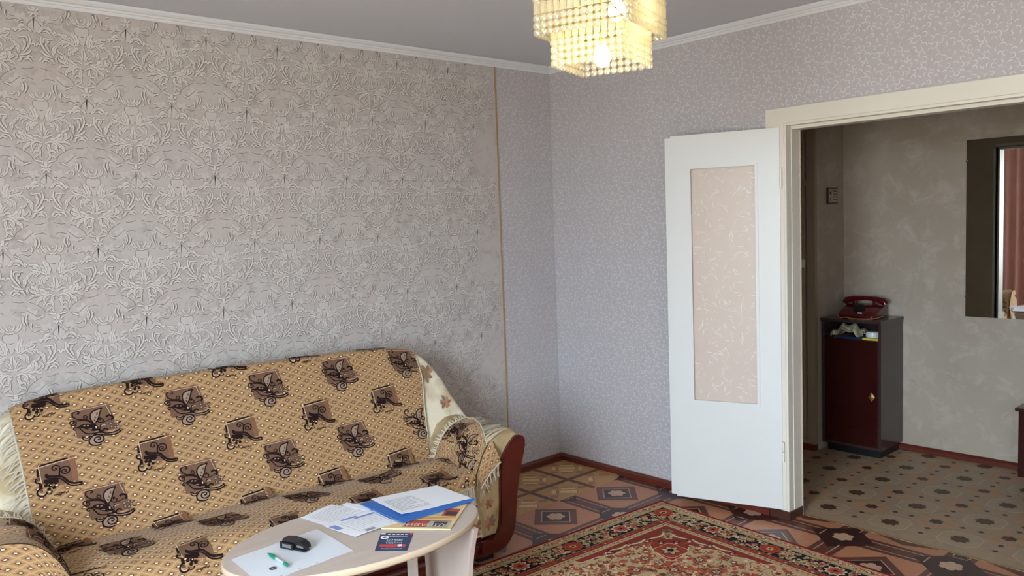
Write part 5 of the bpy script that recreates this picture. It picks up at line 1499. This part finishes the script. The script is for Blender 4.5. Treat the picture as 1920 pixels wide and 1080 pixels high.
mb = MB(); mb.box((KX0 + 0.008, -1.405, SH + 0.0005), (KX0 + 0.14, -1.245, SH + 0.012), 0, 0.002); mb.build('booklet', mat('dark_blue_cover', (34, 48, 88), 0.35, 0.2, 30), None, False, 'dark blue booklet under the cream cloth on the cabinet shelf', 'booklet')
mb = MB(); mb.box((KX0 + 0.002, -1.505, SH + 0.0005), (KX0 + 0.12, -1.409, SH + 0.014), 0, 0.002); mb.build('flat_box', mat('yellow_card', (206, 186, 60), 0.45, 0.1, 30), None, False, 'flat yellow box at the right end of the cabinet shelf', 'box')
mb = MB(); mb.lathe([(0.038, 0.0), (0.042, 0.004), (0.043, 0.022), (0.040, 0.028), (0.040, 0.034), (0.034, 0.036)], (KX0 + 0.055, -1.452, SH + 0.0145), 20); jar = mb.build('jar', mat('pale_jar', (206, 214, 214), 0.3, 0.05, 20), None, True, 'pale round jar standing on the yellow box in the shelf', 'jar', auto=40)

# instruction card on the closet side wall
cy = CY - 0.0005
swr = empty('wall_card', (1.41, cy, 1.64), 'small framed card with dark lines on the narrow hall wall', 'card')
m_cardf = mat('card_frame', (64, 42, 28), 0.4, 0.1, 30); m_card = mat('card_paper', (186, 172, 150), 0.6, 0.08, 40)
mb = MB(); mb.box((1.345, cy - 0.012, 1.588), (1.475, cy, 1.690), 0, 0.002); mb.build('frame', m_cardf, swr)
mb = MB(); mb.box((1.353, cy - 0.014, 1.596), (1.467, cy - 0.011, 1.682)); cd_ = mb.build('card', m_card, swr)
f = Flat(lambda u, v, l: (u, cy - 0.0145, v), ['card_frame'])
for k in range(4): f.rect(1.408, 1.612 + 0.017 * k, 1.462, 1.617 + 0.017 * k, 'card_frame')
f.rect(1.366, 1.604, 1.376, 1.626, 'card_frame'); f.rect(1.36, 1.648, 1.386, 1.664, 'card_frame'); f.rect(1.372, 1.672, 1.45, 1.676, 'card_frame')
f.mb.build('print', m_cardf, cd_)

# mirror on the far hall wall
m_mir = bpy.data.materials.new('mirror_glass'); m_mir.use_nodes = True
nt = m_mir.node_tree; b = nt.nodes['Principled BSDF']
b.inputs['Metallic'].default_value = 1.0; b.inputs['Roughness'].default_value = 0.015
tc = nt.nodes.new('ShaderNodeTexCoord'); nz = nt.nodes.new('ShaderNodeTexNoise'); nz.inputs['Scale'].default_value = 2.0
cr = nt.nodes.new('ShaderNodeMix'); cr.data_type = 'RGBA'; cr.inputs[6].default_value = (0.80, 0.82, 0.80, 1); cr.inputs[7].default_value = (0.86, 0.88, 0.86, 1)
nt.links.new(tc.outputs['Object'], nz.inputs[0]); nt.links.new(nz.outputs[0], cr.inputs[0]); nt.links.new(cr.outputs[2], b.inputs['Base Color'])
mir = empty('wall_mirror', (1.57, -2.35, 0.884), 'tall frameless mirror on the far hall wall reflecting pink curtains', 'mirror')
mb = MB(); mb.box((1.560, -2.82, 0.884), (1.566, -1.890, 1.925)); mb.build('glass', m_mir, mir)
mb = MB(); mb.box((1.566, -2.80, 0.90), (1.579, -1.91, 1.91)); mb.build('backing', m_black, mir)
for z in (1.80, 1.0):
    mb = MB(); mb.box((1.556, -1.896, z), (1.570, -1.886, z + 0.008)); mb.build('clip', m_black, mir)

# low chest at the right edge of the hall
ct = empty('low_chest', (1.42, -2.65, 0), 'low dark red chest against the hall wall at the right picture edge', 'chest')
mb = MB(); mb.box((1.262, -3.02, 0.055), (1.565, -2.262, 0.420)); mb.build('body', m_cab, ct)
mb = MB(); mb.box((1.245, -3.03, 0.420), (1.567, -2.248, 0.438), 0, 0.003); mb.build('top_board', m_cab, ct)
for y0, y1 in ((-2.63, -2.275), (-3.005, -2.645)):
    mb = MB(); mb.box((1.252, y0, 0.075), (1.263, y1, 0.405), 0, 0.002); d_ = mb.build('door', m_cab, ct)
    mb = MB(); mb.lathe([(0.006, 0), (0.006, -0.01), (0.011, -0.014), (0.009, -0.022)], (1.252, y0 + 0.04 if y0 > -2.8 else y1 - 0.04, 0.26), 12, 0, 'x'); mb.build('knob', m_black, d_, smooth=True)
mb = MB(); mb.box((1.30, -3.0, 0.001), (1.55, -2.285, 0.056)); mb.build('plinth', m_black, ct)
# spectacles-like black loop handle on the chest
bg = empty('handbag', (1.36, -2.42, 0.438), 'small black handbag with a loop handle on the low chest', 'handbag')
mb = MB()
bp_ = [(-0.11, 0), (-0.10, 0.05), (-0.06, 0.075), (0.06, 0.075), (0.10, 0.05), (0.11, 0)]
mb.prism(bp_, lambda q_: (1.335, -2.42 + q_[0], 0.4385 + q_[1]), lambda q_: (1.405, -2.42 + q_[0], 0.4385 + q_[1])); mb.build('bag', m_black, bg)
mb = MB(); mb.tube(catmull([(1.34, -2.36, 0.50), (1.325, -2.318, 0.505), (1.315, -2.297, 0.480), (1.318, -2.302, 0.452), (1.335, -2.325, 0.447)], 5), 0.005, 8); mb.build('handle', m_black, bg, smooth=True)

# ------------------------------------------------------------------ curtains by the window
m_cur = mat('pink_curtain', (220, 166, 154), 0.85, 0.10, 4, 0.2, 90, rgb2=(226, 178, 166))
def curtain(y0, y1, label, seed):
    mb = MB()
    N = 90
    for side in (0, 1):
        mb.grid(N, 6, lambda a, b: ((-4.70 + 0.035 * math.sin(a * (y1 - y0) * 52 + seed) + 0.012 * math.sin(a * 60 + b * 2) + 0.004 * side, y0 + (y1 - y0) * a, 0.03 + 2.30 * b), (a, b)), 0, False)
    root = empty('curtain', (-4.70, (y0 + y1) / 2, 0.03), label, 'curtain', 'pink curtains of the window')
    mb.build('drape', m_cur, root, smooth=True)
curtain(-0.98, -0.03, 'pink curtain seen in the hall mirror behind the sofa end', 1)
curtain(-4.5, -3.5, 'pink curtain on the far side of the window behind the viewer', 2)
mb = MB(); mb.tube([(-4.70, -4.6, 2.36), (-4.70, -0.02, 2.36)], 0.013, 10); rod = mb.build('curtain_rod', m_brass, None, False, 'brass curtain rod above the window', 'curtain rod')
for y in (-4.4, -2.25, -0.12):
    mb = MB(); mb.box((-4.80, y - 0.012, 2.345), (-4.69, y + 0.012, 2.375)); mb.build('bracket', m_brass, rod)
